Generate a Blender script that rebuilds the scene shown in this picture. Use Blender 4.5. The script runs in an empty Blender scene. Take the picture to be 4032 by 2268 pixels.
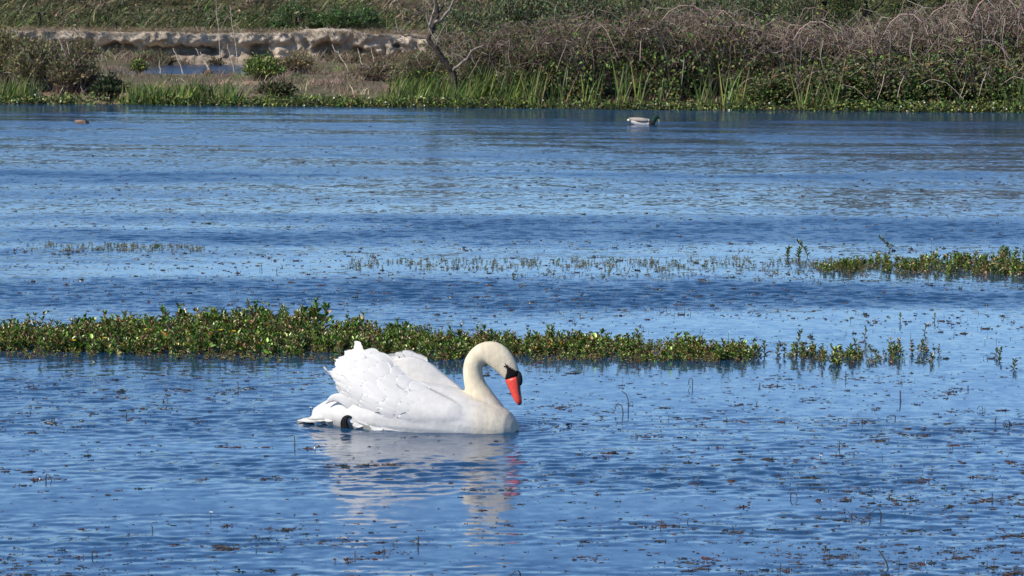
import bpy, math, random
import numpy as np
from mathutils import Vector, Matrix

rng = np.random.default_rng(7)
random.seed(7)
R = math.radians
sc = bpy.context.scene
col = sc.collection

# ------------------------------------------------------------------ camera
CAM_H, F, PITCH, ROLL = 2.19, 14310.0, math.atan(1173 / 14310.0), R(0.40)
cam_d = bpy.data.cameras.new('camera')
cam = bpy.data.objects.new('camera', cam_d)
col.objects.link(cam)
cam_d.sensor_width = 36.0
cam_d.lens = F / 4032 * 36.0
cam_d.clip_start, cam_d.clip_end = 0.1, 3000
CAM_R = Matrix.Rotation(math.pi / 2 - PITCH, 3, 'X') @ Matrix.Rotation(ROLL, 3, 'Z')
cam.matrix_world = Matrix.Translation((0, 0, CAM_H)) @ CAM_R.to_4x4()
sc.camera = cam

# ------------------------------------------------------------------ sky and sun
SUN_EL, SUN_AZ = R(38), R(-122)          # azimuth clockwise from +Y
world = bpy.data.worlds.new('World'); sc.world = world
world.use_nodes = True
wn, wl = world.node_tree.nodes, world.node_tree.links
wn.clear()
sky = wn.new('ShaderNodeTexSky'); sky.sky_type = 'NISHITA'; sky.sun_disc = False
sky.sun_elevation = SUN_EL; sky.sun_rotation = SUN_AZ
sky.air_density, sky.dust_density, sky.ozone_density = 0.74, 0.0, 6.4
bg = wn.new('ShaderNodeBackground'); bg.inputs['Strength'].default_value = 0.12
wo = wn.new('ShaderNodeOutputWorld')
wl.new(sky.outputs[0], bg.inputs[0]); wl.new(bg.outputs[0], wo.inputs[0])
sun_d = bpy.data.lights.new('sun', 'SUN'); sun_d.energy = 3.8; sun_d.angle = R(0.53); sun_d.color = (1, .91, .79)
sun = bpy.data.objects.new('sun', sun_d); col.objects.link(sun)
sd = Vector((math.sin(SUN_AZ) * math.cos(SUN_EL), math.cos(SUN_AZ) * math.cos(SUN_EL), math.sin(SUN_EL)))
sun.rotation_euler = sd.to_track_quat('Z', 'Y').to_euler()
sc.view_settings.view_transform = 'Standard'; sc.view_settings.look = 'None'
sc.view_settings.exposure = 0.47; sc.view_settings.gamma = 1.0

# ------------------------------------------------------------------ helpers
def ray(px, py):
    return CAM_R @ Vector(((px - 2016) / F, (1134 - py) / F, -1.0))
def ground(px, py, z=0.0):
    d = ray(px, py); t = (z - CAM_H) / d.z
    return np.array([d.x * t, d.y * t, z])
def onplane(px, py, Y):
    d = ray(px, py); t = Y / d.y
    return np.array([d.x * t, Y, CAM_H + d.z * t])

def tag(o, label=None, cat=None, group=None, kind=None):
    for k, v in (('label', label), ('category', cat), ('group', group), ('kind', kind)):
        if v: o[k] = v
    return o
def empty(name, loc=(0, 0, 0), label=None, cat=None, group=None):
    o = bpy.data.objects.new(name, None); col.objects.link(o); o.location = loc
    o.empty_display_size = .05
    return tag(o, label, cat, group)
def link(name, me, parent=None):
    o = bpy.data.objects.new(name, me); col.objects.link(o); o.parent = parent
    return o
def copy_tree(o, parent=None):
    c = o.copy(); col.objects.link(c); c.parent = parent
    for ch in o.children: copy_tree(ch, c)
    return c

def make_mesh(name, V, F4=None, F3=None, mat=None, C=None, smooth=True):
    V = np.asarray(V, np.float32)
    F4 = np.zeros((0, 4), np.int32) if F4 is None else np.asarray(F4, np.int32).reshape(-1, 4)
    F3 = np.zeros((0, 3), np.int32) if F3 is None else np.asarray(F3, np.int32).reshape(-1, 3)
    me = bpy.data.meshes.new(name)
    me.vertices.add(len(V)); me.vertices.foreach_set('co', V.ravel())
    nl = F4.size + F3.size; npoly = len(F4) + len(F3)
    me.loops.add(nl); me.loops.foreach_set('vertex_index', np.concatenate([F4.ravel(), F3.ravel()]))
    me.polygons.add(npoly)
    st = np.concatenate([np.arange(len(F4)) * 4, F4.size + np.arange(len(F3)) * 3])
    me.polygons.foreach_set('loop_start', st.astype(np.int32))
    if smooth: me.polygons.foreach_set('use_smooth', np.ones(npoly, bool))
    if C is not None:
        a = me.color_attributes.new('tint', 'FLOAT_COLOR', 'POINT')
        C = np.asarray(C, np.float32)
        a.data.foreach_set('color', np.concatenate([C, np.ones((len(C), 1), np.float32)], 1).ravel())
    me.update(); me.validate()
    if mat: me.materials.append(mat)
    return me

class MB:
    """collects geometry for one mesh, with a colour per vertex"""
    def __init__(s): s.V, s.Q, s.T, s.C, s.n = [], [], [], [], 0
    def add(s, V, Q=None, T=None, C=(.5, .5, .5)):
        V = np.asarray(V, float).reshape(-1, 3)
        if Q is not None: s.Q.append(np.asarray(Q).reshape(-1, 4) + s.n)
        if T is not None: s.T.append(np.asarray(T).reshape(-1, 3) + s.n)
        C = np.asarray(C, float)
        s.C.append(np.broadcast_to(C, V.shape) if C.ndim == 1 else C)
        s.V.append(V); s.n += len(V)
    def mesh(s, name, mat, smooth=True):
        return make_mesh(name, np.concatenate(s.V), np.concatenate(s.Q) if s.Q else None,
                         np.concatenate(s.T) if s.T else None, mat, np.concatenate(s.C), smooth)
    # many strap leaves at once
    def blades(s, base, d, L, W, droop, C, K=4, lean=None):
        N = len(base); t = np.linspace(0, 1, K)[None, :, None]
        d = d / np.linalg.norm(d, axis=1, keepdims=True)
        out = d * [1, 1, 0]; out = out / (np.linalg.norm(out, axis=1, keepdims=True) + 1e-6)
        if lean is not None: out = out + lean
        P = base[:, None] + d[:, None] * (L[:, None, None] * t) + (out[:, None] * .6 - np.array([0, 0, .55])) * (droop * L)[:, None, None] * t ** 2
        a = rng.uniform(0, 2 * np.pi, N); sd_ = np.stack([np.cos(a), np.sin(a) * .5, 0 * a], 1)
        w = W[:, None, None] * np.clip(1.02 - t ** 2.2, .04, 1) * np.clip(.55 + t * 1.5, 0, 1)
        A = P + sd_[:, None] * w / 2; B = P - sd_[:, None] * w / 2
        V = np.stack([A, B], 2).reshape(-1, 3)
        i = (np.arange(N) * K * 2)[:, None] + np.arange(K - 1)[None] * 2
        Q = np.stack([i, i + 1, i + 3, i + 2], -1).reshape(-1, 4)
        s.add(V, Q, C=np.repeat(C, K * 2, 0))
    # many oval leaves at once
    def leaves(s, P, d, nrm, L, W, C, fold=.25):
        N = len(P)
        d = d / np.linalg.norm(d, axis=1, keepdims=True)
        sd_ = np.cross(nrm, d); sd_ /= np.linalg.norm(sd_, axis=1, keepdims=True) + 1e-9
        n = np.cross(d, sd_); L_, W_ = L[:, None], W[:, None]
        up = n * W_ * fold
        v = [P, P + d * L_ * .32 + sd_ * W_ * .46 + up, P + d * L_ * .72 + sd_ * W_ * .40 + up,
             P + d * L_ - n * L_ * .08, P + d * L_ * .72 - sd_ * W_ * .40 + up, P + d * L_ * .32 - sd_ * W_ * .46 + up]
        V = np.stack(v, 1).reshape(-1, 3); i = np.arange(N) * 6
        Q = np.concatenate([np.stack([i, i + 1, i + 2, i + 3], 1), np.stack([i, i + 3, i + 4, i + 5], 1)])
        s.add(V, Q, C=np.repeat(C, 6, 0))
    # many tubes at once: P (N,K,3), r (N,K)
    def tubes(s, P, r, C, sides=3):
        N, K, _ = P.shape
        T = np.gradient(P, axis=1); T /= np.linalg.norm(T, axis=2, keepdims=True) + 1e-9
        ref = np.array([.31, .55, .77])
        A = np.cross(T, ref); A /= np.linalg.norm(A, axis=2, keepdims=True) + 1e-9
        B = np.cross(T, A)
        V = []
        for j in range(sides):
            a = 2 * math.pi * j / sides
            V.append(P + (A * math.cos(a) + B * math.sin(a)) * r[..., None])
        V = np.stack(V, 2).reshape(-1, 3)
        i = (np.arange(N) * K * sides)[:, None, None] + (np.arange(K - 1) * sides)[None, :, None] + np.arange(sides)[None, None]
        j = (np.arange(N) * K * sides)[:, None, None] + (np.arange(K - 1) * sides)[None, :, None] + ((np.arange(sides) + 1) % sides)[None, None]
        Q = np.stack([i, j, j + sides, i + sides], -1).reshape(-1, 4)
        s.add(V, Q, C=np.repeat(C, K * sides, 0))

def cols(base, N, var=.25, hue=.12):
    base = np.array(base, float)
    k = rng.lognormal(0, var, (N, 1)); h = rng.normal(1, hue, (N, 3))
    return np.clip(base * k * h, .004, .9)
def mix(list_w, N, var=.25, hue=.1):
    c = np.array([x[0] for x in list_w]); p = np.array([x[1] for x in list_w], float); p /= p.sum()
    return cols(c[rng.choice(len(c), N, p=p)], N, var, hue)
def rdir(N, up=0.0):
    v = rng.normal(0, 1, (N, 3)); v[:, 2] += up
    return v / np.linalg.norm(v, axis=1, keepdims=True)

def _hash(ix, iy, s):
    n = (ix * 374761393 + iy * 668265263 + s * 974711) & 0x7fffffff
    n = ((n ^ (n >> 13)) * 1274126177) & 0x7fffffff
    return ((n ^ (n >> 16)) & 0xffff) / 65535.0
def vnoise(x, y, s=0):
    x, y = np.asarray(x, float), np.asarray(y, float)
    ix, iy = np.floor(x).astype(np.int64), np.floor(y).astype(np.int64); fx, fy = x - ix, y - iy
    fx, fy = fx * fx * (3 - 2 * fx), fy * fy * (3 - 2 * fy)
    return (_hash(ix, iy, s) * (1 - fx) + _hash(ix + 1, iy, s) * fx) * (1 - fy) + \
           (_hash(ix, iy + 1, s) * (1 - fx) + _hash(ix + 1, iy + 1, s) * fx) * fy
def fbm(x, y, s=0, o=4):
    v, a, t = 0, .5, 0
    for k in range(o):
        v = v + a * vnoise(x * 2 ** k, y * 2 ** k, s + k); t += a; a *= .55
    return v / t
def sstep(a, b, x):
    t = np.clip((x - a) / (b - a), 0, 1); return t * t * (3 - 2 * t)

# ------------------------------------------------------------------ materials
def material(name, color=(.5, .5, .5), rough=.7, tint=False, noise=None, bump=None, spec=.3, trans=0.0):
    m = bpy.data.materials.new(name); m.use_nodes = True
    nt = m.node_tree; n = nt.nodes; l = nt.links
    b = n['Principled BSDF']
    b.inputs['Roughness'].default_value = rough
    b.inputs['Specular IOR Level'].default_value = spec
    src = None
    if tint:
        a = n.new('ShaderNodeAttribute'); a.attribute_name = 'tint'; src = a.outputs['Color']
    tc = n.new('ShaderNodeTexCoord')
    if noise:
        sc_, lo, hi = noise
        t = n.new('ShaderNodeTexNoise'); t.inputs['Scale'].default_value = sc_; t.inputs['Detail'].default_value = 6
        l.new(tc.outputs['Object'], t.inputs['Vector'])
        mr = n.new('ShaderNodeMapRange'); mr.inputs['From Min'].default_value = .3; mr.inputs['From Max'].default_value = .7
        mr.inputs['To Min'].default_value = lo; mr.inputs['To Max'].default_value = hi
        l.new(t.outputs['Fac'], mr.inputs['Value'])
        mx = n.new('ShaderNodeMix'); mx.data_type = 'RGBA'; mx.blend_type = 'MULTIPLY'; mx.inputs['Factor'].default_value = 1
        if src: l.new(src, mx.inputs['A'])
        else: mx.inputs['A'].default_value = (*color, 1)
        l.new(mr.outputs[0], mx.inputs['B']); src = mx.outputs['Result']
    if src: l.new(src, b.inputs['Base Color'])
    else: b.inputs['Base Color'].default_value = (*color, 1)
    if bump:
        sc_, st, dist = bump
        t = n.new('ShaderNodeTexNoise'); t.inputs['Scale'].default_value = sc_; t.inputs['Detail'].default_value = 4
        l.new(tc.outputs['Object'], t.inputs['Vector'])
        bp = n.new('ShaderNodeBump'); bp.inputs['Strength'].default_value = st; bp.inputs['Distance'].default_value = dist
        l.new(t.outputs['Fac'], bp.inputs['Height']); l.new(bp.outputs[0], b.inputs['Normal'])
    if trans:
        tr = n.new('ShaderNodeBsdfTranslucent'); ms = n.new('ShaderNodeMixShader'); ms.inputs[0].default_value = trans
        if src: l.new(src, tr.inputs['Color'])
        l.new(b.outputs[0], ms.inputs[1]); l.new(tr.outputs[0], ms.inputs[2])
        l.new(ms.outputs[0], n['Material Output'].inputs['Surface'])
    return m
M_leaf = material('leaf', tint=True, rough=.5, trans=.25, spec=.35)
M_gloss = material('waxy_leaf', tint=True, rough=.28, trans=.15, spec=.5)
M_wood = material('twig_bark', tint=True, rough=.85, spec=.15)
M_bark = material('bark', tint=True, rough=.9, noise=(14, .5, 1.35), bump=(30, .6, .02), spec=.1)
M_soil = material('soil', tint=True, rough=.95, noise=(3.0, .6, 1.3), bump=(9, .8, .05), spec=.1)
M_feather = material('white_feather', (.635, .63, .61), rough=.65, noise=(18, .95, 1.0), bump=(70, .08, .01), spec=.15, trans=0)
def vary(m, lo, hi):                                   # each feather a shade of its own
    n, l = m.node_tree.nodes, m.node_tree.links; b = n['Principled BSDF']; src = b.inputs['Base Color'].links[0].from_socket
    oi = n.new('ShaderNodeObjectInfo'); mr = n.new('ShaderNodeMapRange'); mr.inputs['To Min'].default_value = lo; mr.inputs['To Max'].default_value = hi; l.new(oi.outputs['Random'], mr.inputs['Value'])
    mx = n.new('ShaderNodeMix'); mx.data_type = 'RGBA'; mx.blend_type = 'MULTIPLY'; mx.inputs['Factor'].default_value = 1
    l.new(src, mx.inputs['A']); l.new(mr.outputs[0], mx.inputs['B']); l.new(mx.outputs['Result'], b.inputs['Base Color'])
vary(M_feather, .93, 1.04)
M_down = material('swan_plumage', tint=True, rough=.75, noise=(30, .90, 1.03), bump=(55, .16, .010), spec=.1)
M_bill = material('bill_skin', tint=True, rough=.38, noise=(60, .85, 1.05), spec=.4)
M_black = material('black_skin', (.012, .012, .014), rough=.7, spec=.25, bump=(80, .3, .004))
M_eye = material('eye', (.006, .005, .005), rough=.08, spec=.5)
M_duck = material('duck_plumage', tint=True, rough=.7, noise=(60, .8, 1.1), spec=.15)
M_post = material('weathered_post', (.035, .032, .03), rough=.9, noise=(20, .6, 1.3), bump=(40, .5, .01), spec=.1)

# ------------------------------------------------------------------ terrain: one sheet
XI0, XI1 = -9.6, -6.8                                  # inlet behind the spit
def bank_edge(x):
    return 67.9 - .07 * np.clip(x, -14, 6) - .1 + .5 * (fbm(x * .35, 0 * x, 3) - .5) + .25 * (fbm(x * 1.6, 0 * x, 4) - .5)
def height(x, y):
    e = bank_edge(x); t = y - e
    right = sstep(-2.2, .2, x)
    spit = .20 * sstep(0, 2.2, t) - .05 * sstep(6, 17, t) + .10 * (fbm(x * .9, y * .5, 11) - .5) * sstep(.3, 3, t)
    inl = sstep(XI0 - .7, XI0 + .5, x) * (1 - sstep(XI1 - .4, XI1 + .9, x)) * sstep(86.9, 88.9, y + .8 * (fbm(x * .6, 0 * x, 9) - .5)) * (1 - sstep(106.9, 107.2, y))
    spit = spit * (1 - inl) - .25 * inl
    brk = .10 * sstep(-.1, 1.0, t) + .75 * sstep(.6, 6, t)
    land = spit * (1 - right) + brk * right
    up = sstep(106.9, 107.3, y)
    land = land * (1 - up) + np.maximum(land, .9) * up
    hill = 3.6 * sstep(107.6, 123, y) + .35 * (fbm(x * .3, y * .3, 21) - .5) * sstep(107.6, 110, y)
    far = land + hill
    z = -.7 + (.7 + far) * sstep(-.9, 0, t)
    near = 1 - sstep(2.5, 8, y)
    return z * (1 - near) + .55 * near
def terrain():
    xs = np.concatenate([np.linspace(-1500, -40, 12)[:-1], np.arange(-40, -14, 1.0), np.arange(-14, 14, .18), np.arange(14, 40, 1.0), np.linspace(40, 1500, 12)])
    ys = np.concatenate([np.linspace(-600, 0, 8)[:-1], np.arange(0, 9, 1), np.linspace(9, 66, 8), np.arange(66.4, 74, .16), np.arange(74, 88, .6), np.arange(88, 91, .25), np.arange(91, 106.5, .8), np.arange(106.6, 108, .1), np.arange(108, 126, .6), np.linspace(127, 2500, 14)])
    X, Y = np.meshgrid(xs, ys); Z = height(X, Y)
    n = fbm(X * .7, Y * .7, 31)[..., None]; g = sstep(.45, .65, fbm(X * .25, Y * .25, 33))[..., None]
    c = (np.array([.21, .155, .115]) * (1 - g) + np.array([.13, .115, .065]) * g) * (.6 + .8 * n)
    rt = sstep(-2.2, .2, X)[..., None]; c = c * (1 - rt) + np.array([.05, .042, .03]) * rt
    hl = sstep(106.8, 107.4, Y)[..., None]; c = c * (1 - hl) + np.array([.085, .08, .04]) * (.7 + .6 * n) * hl
    nx, ny = len(xs), len(ys); i = (np.arange(ny - 1) * nx)[:, None] + np.arange(nx - 1)[None]
    Q = np.stack([i, i + 1, i + 1 + nx, i + nx], -1).reshape(-1, 4)
    return make_mesh('ground', np.stack([X, Y, Z], -1).reshape(-1, 3), Q, None, M_soil, c.reshape(-1, 3))
tag(link('ground', terrain()), kind='structure')

# ------------------------------------------------------------------ water with real waves
# patches of wind ripple (+) and slick calm water (-): centre and half size, in metres through their place on the pond
PATCH = [(3100, 905, 1500, 45, .9), (1200, 862, 900, 16, .5), (700, 930, 1000, 30, .55), (1500, 1155, 2900, 50, .9), (3300, 1180, 1200, 35, .3),
         (600, 700, 750, 24, .5), (2500, 690, 1500, 12, .4), (450, 1650, 800, 60, .6), (450, 1530, 650, 45, .4), (1250, 1850, 850, 50, .55),
         (3000, 1860, 900, 60, .5), (2450, 1760, 900, 35, .5), (3750, 1700, 500, 40, .4), (2700, 2090, 1000, 32, .45), (650, 2140, 700, 28, .35),
         (1900, 1700, 900, 30, .35), (3500, 2020, 600, 30, .3),
         (3300, 1500, 1300, 150, -.9), (3000, 1290, 1100, 35, -.7), (700, 1450, 1200, 45, .15), (2600, 1005, 1500, 30, -.25), (700, 1062, 900, 30, -.25), (3800, 1330, 600, 60, -.5),
         (1000, 2000, 1300, 30, -.4), (2900, 1985, 1200, 25, -.4), (1500, 835, 1500, 14, -.1), (2500, 2180, 1500, 30, -.3)]
def ripple(x, y):
    v = .24 + .75 * (fbm(x * .16 + 3, y * .42, 41) - .5) + .8 * (fbm(x * .40, y * 1.5, 43, 3) - .5)
    for px, py, hw, hh, s in PATCH:
        c = ground(px, py); rx = hw * c[1] / F; ry = abs(ground(px, py - hh)[1] - ground(px, py + hh)[1]) / 2
        yy = y + .5 * ry * (fbm(x * .8, y * .5, 45) - .5) * 2
        v = v + s * np.exp(-((x - c[0]) / rx) ** 4 - np.abs((yy - c[1]) / ry) ** 3)
    # lee of the far bank and of the plants is calmer
    return np.clip(v, 0.03, 1.25)
def water():
    t = np.linspace(-1, 1, 400)
    ys, y, dy = [], 12.6, []
    while y < 69.5:
        d = .019 + (y - 12.6) * .00078; ys.append(y); dy.append(d); y += d
    ys = np.array([-300, 8.0, 12.3] + ys + [72, 88, 106, 109]); dyr = np.array([9, 9, .3] + dy + [9, 9, 9, 9])
    half = .165 * np.clip(ys, 12.6, 69) + .8
    X = half[:, None] * t[None]; X[:3] = half[3] * t; 
    ext = np.array([1.3, 2.5, 8, 30])
    X = np.concatenate([-half[:, None] * ext[::-1][None], X, half[:, None] * ext[None]], 1)
    Y = np.repeat(ys[:, None], X.shape[1], 1)
    dx = half * 2 / 399
    rp = ripple(X, Y)
    Z = np.zeros_like(X)
    r2 = np.random.default_rng(5)
    sp = np.maximum(dyr, dx)[:, None] + 0 * X; sp[:, :4] = 9; sp[:, -4:] = 9
    wx = X + .05 * (fbm(X * 2.1, Y * 2.1, 51, 2) - .5); wy = Y + .05 * (fbm(X * 2.1 + 9, Y * 2.1, 52, 2) - .5)
    NW = 64; tot = 0; got = np.zeros_like(X)
    for k in range(NW):
        lam = .045 * (.32 / .045) ** (k / (NW - 1)); lam *= r2.uniform(.93, 1.07)
        a = math.pi / 2 + r2.normal(0, .62) + .25; kk = 2 * math.pi / lam
        slope = .030 * (.5 + .7 * math.exp(-((math.log(lam / .11)) / .6) ** 2)); tot += slope ** 2
        ph = r2.uniform(0, 6.28)
        w = sstep(2.1, 3.3, lam / sp)
        arg = kk * (math.cos(a) * wx + math.sin(a) * wy) + ph
        Z += w * slope / kk * np.sin(arg); got += w * slope ** 2
    grp = (.45 + 1.1 * fbm(X * 1.3, Y * 1.0, 55, 3)) * (1 + .45 * sstep(32, 50, Y))
    Z *= rp * grp * SLOPE_GAIN
    # small rings pushed out by the swimming swan
    a0, a1 = ground(1330, 1690), ground(1990, 1690); ab = a1 - a0; tt = np.clip(((X - a0[0]) * ab[0] + (Y - a0[1] - .12) * ab[1]) / (ab @ ab), 0, 1)
    rr = np.hypot(X - a0[0] - tt * ab[0], Y - a0[1] - .12 - tt * ab[1]) - .2
    Z += np.where(rr > -.2, .0032 * np.sin(2 * math.pi * rr / .085 + 3 * fbm(X * 3, Y * 3, 57)) * np.exp(-np.clip(rr, 0, 9) / .22), 0)
    nx, ny = X.shape[1], X.shape[0]; i = (np.arange(ny - 1) * nx)[:, None] + np.arange(nx - 1)[None]
    Q = np.stack([i, i + 1, i + 1 + nx, i + nx], -1).reshape(-1, 4)
    me = make_mesh('pond_water', np.stack([X, Y, Z], -1).reshape(-1, 3), Q, None, M_water)
    a = me.attributes.new('ripple', 'FLOAT', 'POINT'); a.data.foreach_set('value', (rp * grp).astype(np.float32).ravel())
    a = me.attributes.new('unresolved', 'FLOAT', 'POINT'); a.data.foreach_set('value', (np.sqrt(np.clip(1 - got / tot, 0, 1)) * np.sqrt(tot / 2) * rp * grp).astype(np.float32).ravel())
    return me
SLOPE_GAIN = .85
def water_material():
    m = bpy.data.materials.new('water'); m.use_nodes = True
    n, l = m.node_tree.nodes, m.node_tree.links; b = n['Principled BSDF']
    b.inputs['Base Color'].default_value = (.010, .050, .118, 1); b.inputs['Roughness'].default_value = .05
    b.inputs['IOR'].default_value = 1.333
    geo = n.new('ShaderNodeNewGeometry'); at = n.new('ShaderNodeAttribute'); at.attribute_name = 'ripple'
    def nz(scale, det):
        mp = n.new('ShaderNodeMapping'); mp.inputs['Scale'].default_value = scale
        l.new(geo.outputs['Position'], mp.inputs['Vector'])
        t = n.new('ShaderNodeTexNoise'); t.inputs['Scale'].default_value = 1; t.inputs['Detail'].default_value = det
        l.new(mp.outputs[0], t.inputs['Vector'])
        s = n.new('ShaderNodeVectorMath'); s.operation = 'SUBTRACT'; s.inputs[1].default_value = (.5, .5, .5)
        l.new(t.outputs['Color'], s.inputs[0]); return s.outputs[0]
    un = n.new('ShaderNodeAttribute'); un.attribute_name = 'unresolved'
    rg = n.new('ShaderNodeMath'); rg.operation = 'MULTIPLY_ADD'; rg.inputs[1].default_value = 1.7; rg.inputs[2].default_value = .075
    l.new(un.outputs['Fac'], rg.inputs[0]); l.new(rg.outputs[0], b.inputs['Roughness'])
    v1, v2 = nz((16, 11, 1), 3), nz((4, 3, 1), 2)
    ad = n.new('ShaderNodeVectorMath'); ad.operation = 'MULTIPLY_ADD'; ad.inputs[1].default_value = (.5, .5, 0)
    l.new(v2, ad.inputs[0]); l.new(v1, ad.inputs[2])
    st = n.new('ShaderNodeMath'); st.operation = 'MULTIPLY_ADD'; st.inputs[1].default_value = .20; st.inputs[2].default_value = .06
    l.new(at.outputs['Fac'], st.inputs[0])
    st2 = n.new('ShaderNodeMath'); st2.operation = 'MULTIPLY_ADD'; st2.inputs[1].default_value = 2.6; l.new(un.outputs['Fac'], st2.inputs[0]); l.new(st.outputs[0], st2.inputs[2]); st = st2
    scl = n.new('ShaderNodeVectorMath'); scl.operation = 'SCALE'; l.new(ad.outputs[0], scl.inputs[0]); l.new(st.outputs[0], scl.inputs['Scale'])
    fl = n.new('ShaderNodeVectorMath'); fl.operation = 'MULTIPLY'; fl.inputs[1].default_value = (1, 1, 0); l.new(scl.outputs[0], fl.inputs[0])
    a2 = n.new('ShaderNodeVectorMath'); a2.operation = 'ADD'; l.new(fl.outputs[0], a2.inputs[0]); l.new(geo.outputs['Normal'], a2.inputs[1])
    nm = n.new('ShaderNodeVectorMath'); nm.operation = 'NORMALIZE'; l.new(a2.outputs[0], nm.inputs[0])
    l.new(nm.outputs[0], b.inputs['Normal'])
    return m
M_water = water_material()
tag(link('water', water()), kind='structure')

# ------------------------------------------------------------------ eroded bluff with overhanging lip
def bluff():
    xs = np.arange(-17, 4.2, .05); vs = np.linspace(0, 1, 30)
    X, Vv = np.meshgrid(xs, vs)
    y0 = 105.1 + .5 * (fbm(xs * .5, 0 * xs, 61) - .5)[None]
    top = .90 + .24 * (fbm(xs * .6, 0 * xs, 62) - .5)[None] + .07 * (fbm(xs * 4.0, 0 * xs, 60) - .5)[None]
    # undercut hollows where the bank has slumped
    grp_ = sum(sstep(c - w - .25, c - w + .1, X) * (1 - sstep(c + w - .1, c + w + .25, X)) for c, w in ((-11.4, .45), (-9.6, .95), (-7.3, .25), (-4.9, .75), (-3.4, .22), (-13.6, .5), (.5, .6)))
    lo = .20 + .28 * fbm(X * 1.9, 0 * Vv, 69); hi = .55 + .34 * (fbm(X * 2.6, 0 * Vv, 66) - .35)
    cave = grp_ * sstep(.30, .46, fbm(X * 2.1, Vv * 1.8, 63, 4)) * sstep(lo, lo + .12, Vv) * (1 - sstep(hi, hi + .10, Vv))
    rib = (fbm(X * 3.0, Vv * 3.6, 64, 5) - .5) * .50
    talus = -.9 * (1 - sstep(0, .42, Vv)) ** 1.3 * (.5 + fbm(X * .8, 0 * Vv, 65))
    lip = -.16 * sstep(.62, .85, Vv)
    rib = rib + (fbm(X * 8, Vv * 6.5, 59, 3) - .5) * .26
    Y = y0 + talus + lip + rib * (1 - .4 * sstep(.7, 1, Vv)) + .62 * cave
    Z = -.12 + (top + .12) * Vv + .03 * (fbm(X * 5, Vv * 6, 67) - .5)
    # turf edge rolling back
    Xb = X[:1]; Yb = Y[-1:] + .3; Zb = Z[-1:] + .05
    X = np.concatenate([X, Xb, Xb]); Y = np.concatenate([Y, Yb, Yb + 2.2]); Z = np.concatenate([Z, Zb, Zb - .09])
    n = fbm(X * 2.3, Z * 4, 68)[..., None]; v = np.concatenate([Vv, Vv[-1:] + .1, Vv[-1:] + .2])[..., None]
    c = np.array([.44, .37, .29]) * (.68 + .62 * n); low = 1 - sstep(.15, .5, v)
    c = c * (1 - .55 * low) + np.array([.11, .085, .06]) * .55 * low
    nx, ny = X.shape[1], X.shape[0]; i = (np.arange(ny - 1) * nx)[:, None] + np.arange(nx - 1)[None]
    Q = np.stack([i, i + 1, i + 1 + nx, i + nx], -1).reshape(-1, 4)
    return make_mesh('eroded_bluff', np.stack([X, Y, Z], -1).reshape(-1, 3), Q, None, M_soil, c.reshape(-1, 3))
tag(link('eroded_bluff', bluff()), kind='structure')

# ------------------------------------------------------------------ swan
SX, SY = 1600, 0
ANCH = ground(1600, 1697); YS = ANCH[1] + .17         # central plane of the bird
PXM = F / YS
def latc(px): return -.30 * (px - 1600) / PXM           # bird heads slightly towards the viewer's side
ORI = np.array([onplane(1600, 1690, YS)[0], YS, 0.0])
def sw(px, py, lat=0.0):
    return onplane(px, py, YS + latc(px) + lat) - ORI
def curve(pts, n):
    p = np.array(pts, float); s = np.concatenate([[0], np.cumsum(np.linalg.norm(np.diff(p, axis=0), axis=1))]); s /= s[-1]
    # Catmull-Rom resampling
    t = np.linspace(0, 1, n); out = []
    for a in t:
        k = min(max(np.searchsorted(s, a) - 1, 0), len(p) - 2); u = (a - s[k]) / (s[k + 1] - s[k])
        p0, p1, p2, p3 = p[max(k - 1, 0)], p[k], p[k + 1], p[min(k + 2, len(p) - 1)]
        out.append(.5 * (2 * p1 + (p2 - p0) * u + (2 * p0 - 5 * p1 + 4 * p2 - p3) * u * u + (3 * p1 - p0 - 3 * p2 + p3) * u ** 3))
    return np.array(out)
def loft(cent, up, side, ru, rs, nseg=24):
    """closed loft through rings given by centre, two axes and radii"""
    N = len(cent); a = np.linspace(0, 2 * np.pi, nseg, endpoint=False)
    V = cent[:, None] + up[:, None] * (ru[:, None] * np.sin(a)[None])[..., None] + side[:, None] * (rs[:, None] * np.cos(a)[None])[..., None]
    V = V.reshape(-1, 3); i = (np.arange(N - 1) * nseg)[:, None] + np.arange(nseg)[None]; j = (np.arange(N - 1) * nseg)[:, None] + ((np.arange(nseg) + 1) % nseg)[None]
    Q = np.stack([i, j, j + nseg, i + nseg], -1).reshape(-1, 4)
    V = np.concatenate([V, cent[:1], cent[-1:]]); c0, c1 = N * nseg, N * nseg + 1
    k = np.arange(nseg); T = np.concatenate([np.stack([k + 0 * k, 0 * k + c0, (k + 1) % nseg], 1), np.stack([(N - 1) * nseg + k, (N - 1) * nseg + (k + 1) % nseg, 0 * k + c1], 1)])
    return V, Q, T
def fused(name, parts, voxel, smooth_it):
    mb = MB()
    for V, Q, T in parts: mb.add(V, Q, T)
    me = mb.mesh(name + '_draft', None); o = link('draft', me)
    m = o.modifiers.new('r', 'REMESH'); m.mode = 'VOXEL'; m.voxel_size = voxel
    m = o.modifiers.new('s', 'SMOOTH'); m.factor = .5; m.iterations = smooth_it
    dg = bpy.context.evaluated_depsgraph_get(); dg.update()
    ev = o.evaluated_get(dg); out = bpy.data.meshes.new_from_object(ev)
    bpy.data.objects.remove(o); bpy.data.meshes.remove(me)
    V = np.zeros(len(out.vertices) * 3, np.float32); out.vertices.foreach_get('co', V)
    out.name = name
    out.polygons.foreach_set('use_smooth', np.ones(len(out.polygons), bool))
    return out, V.reshape(-1, 3)
def paint(me, C, mat):
    a = me.color_attributes.new('tint', 'FLOAT_COLOR', 'POINT')
    a.data.foreach_set('color', np.concatenate([C, np.ones((len(C), 1))], 1).astype(np.float32).ravel())
    me.materials.clear(); me.materials.append(mat)

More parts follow.
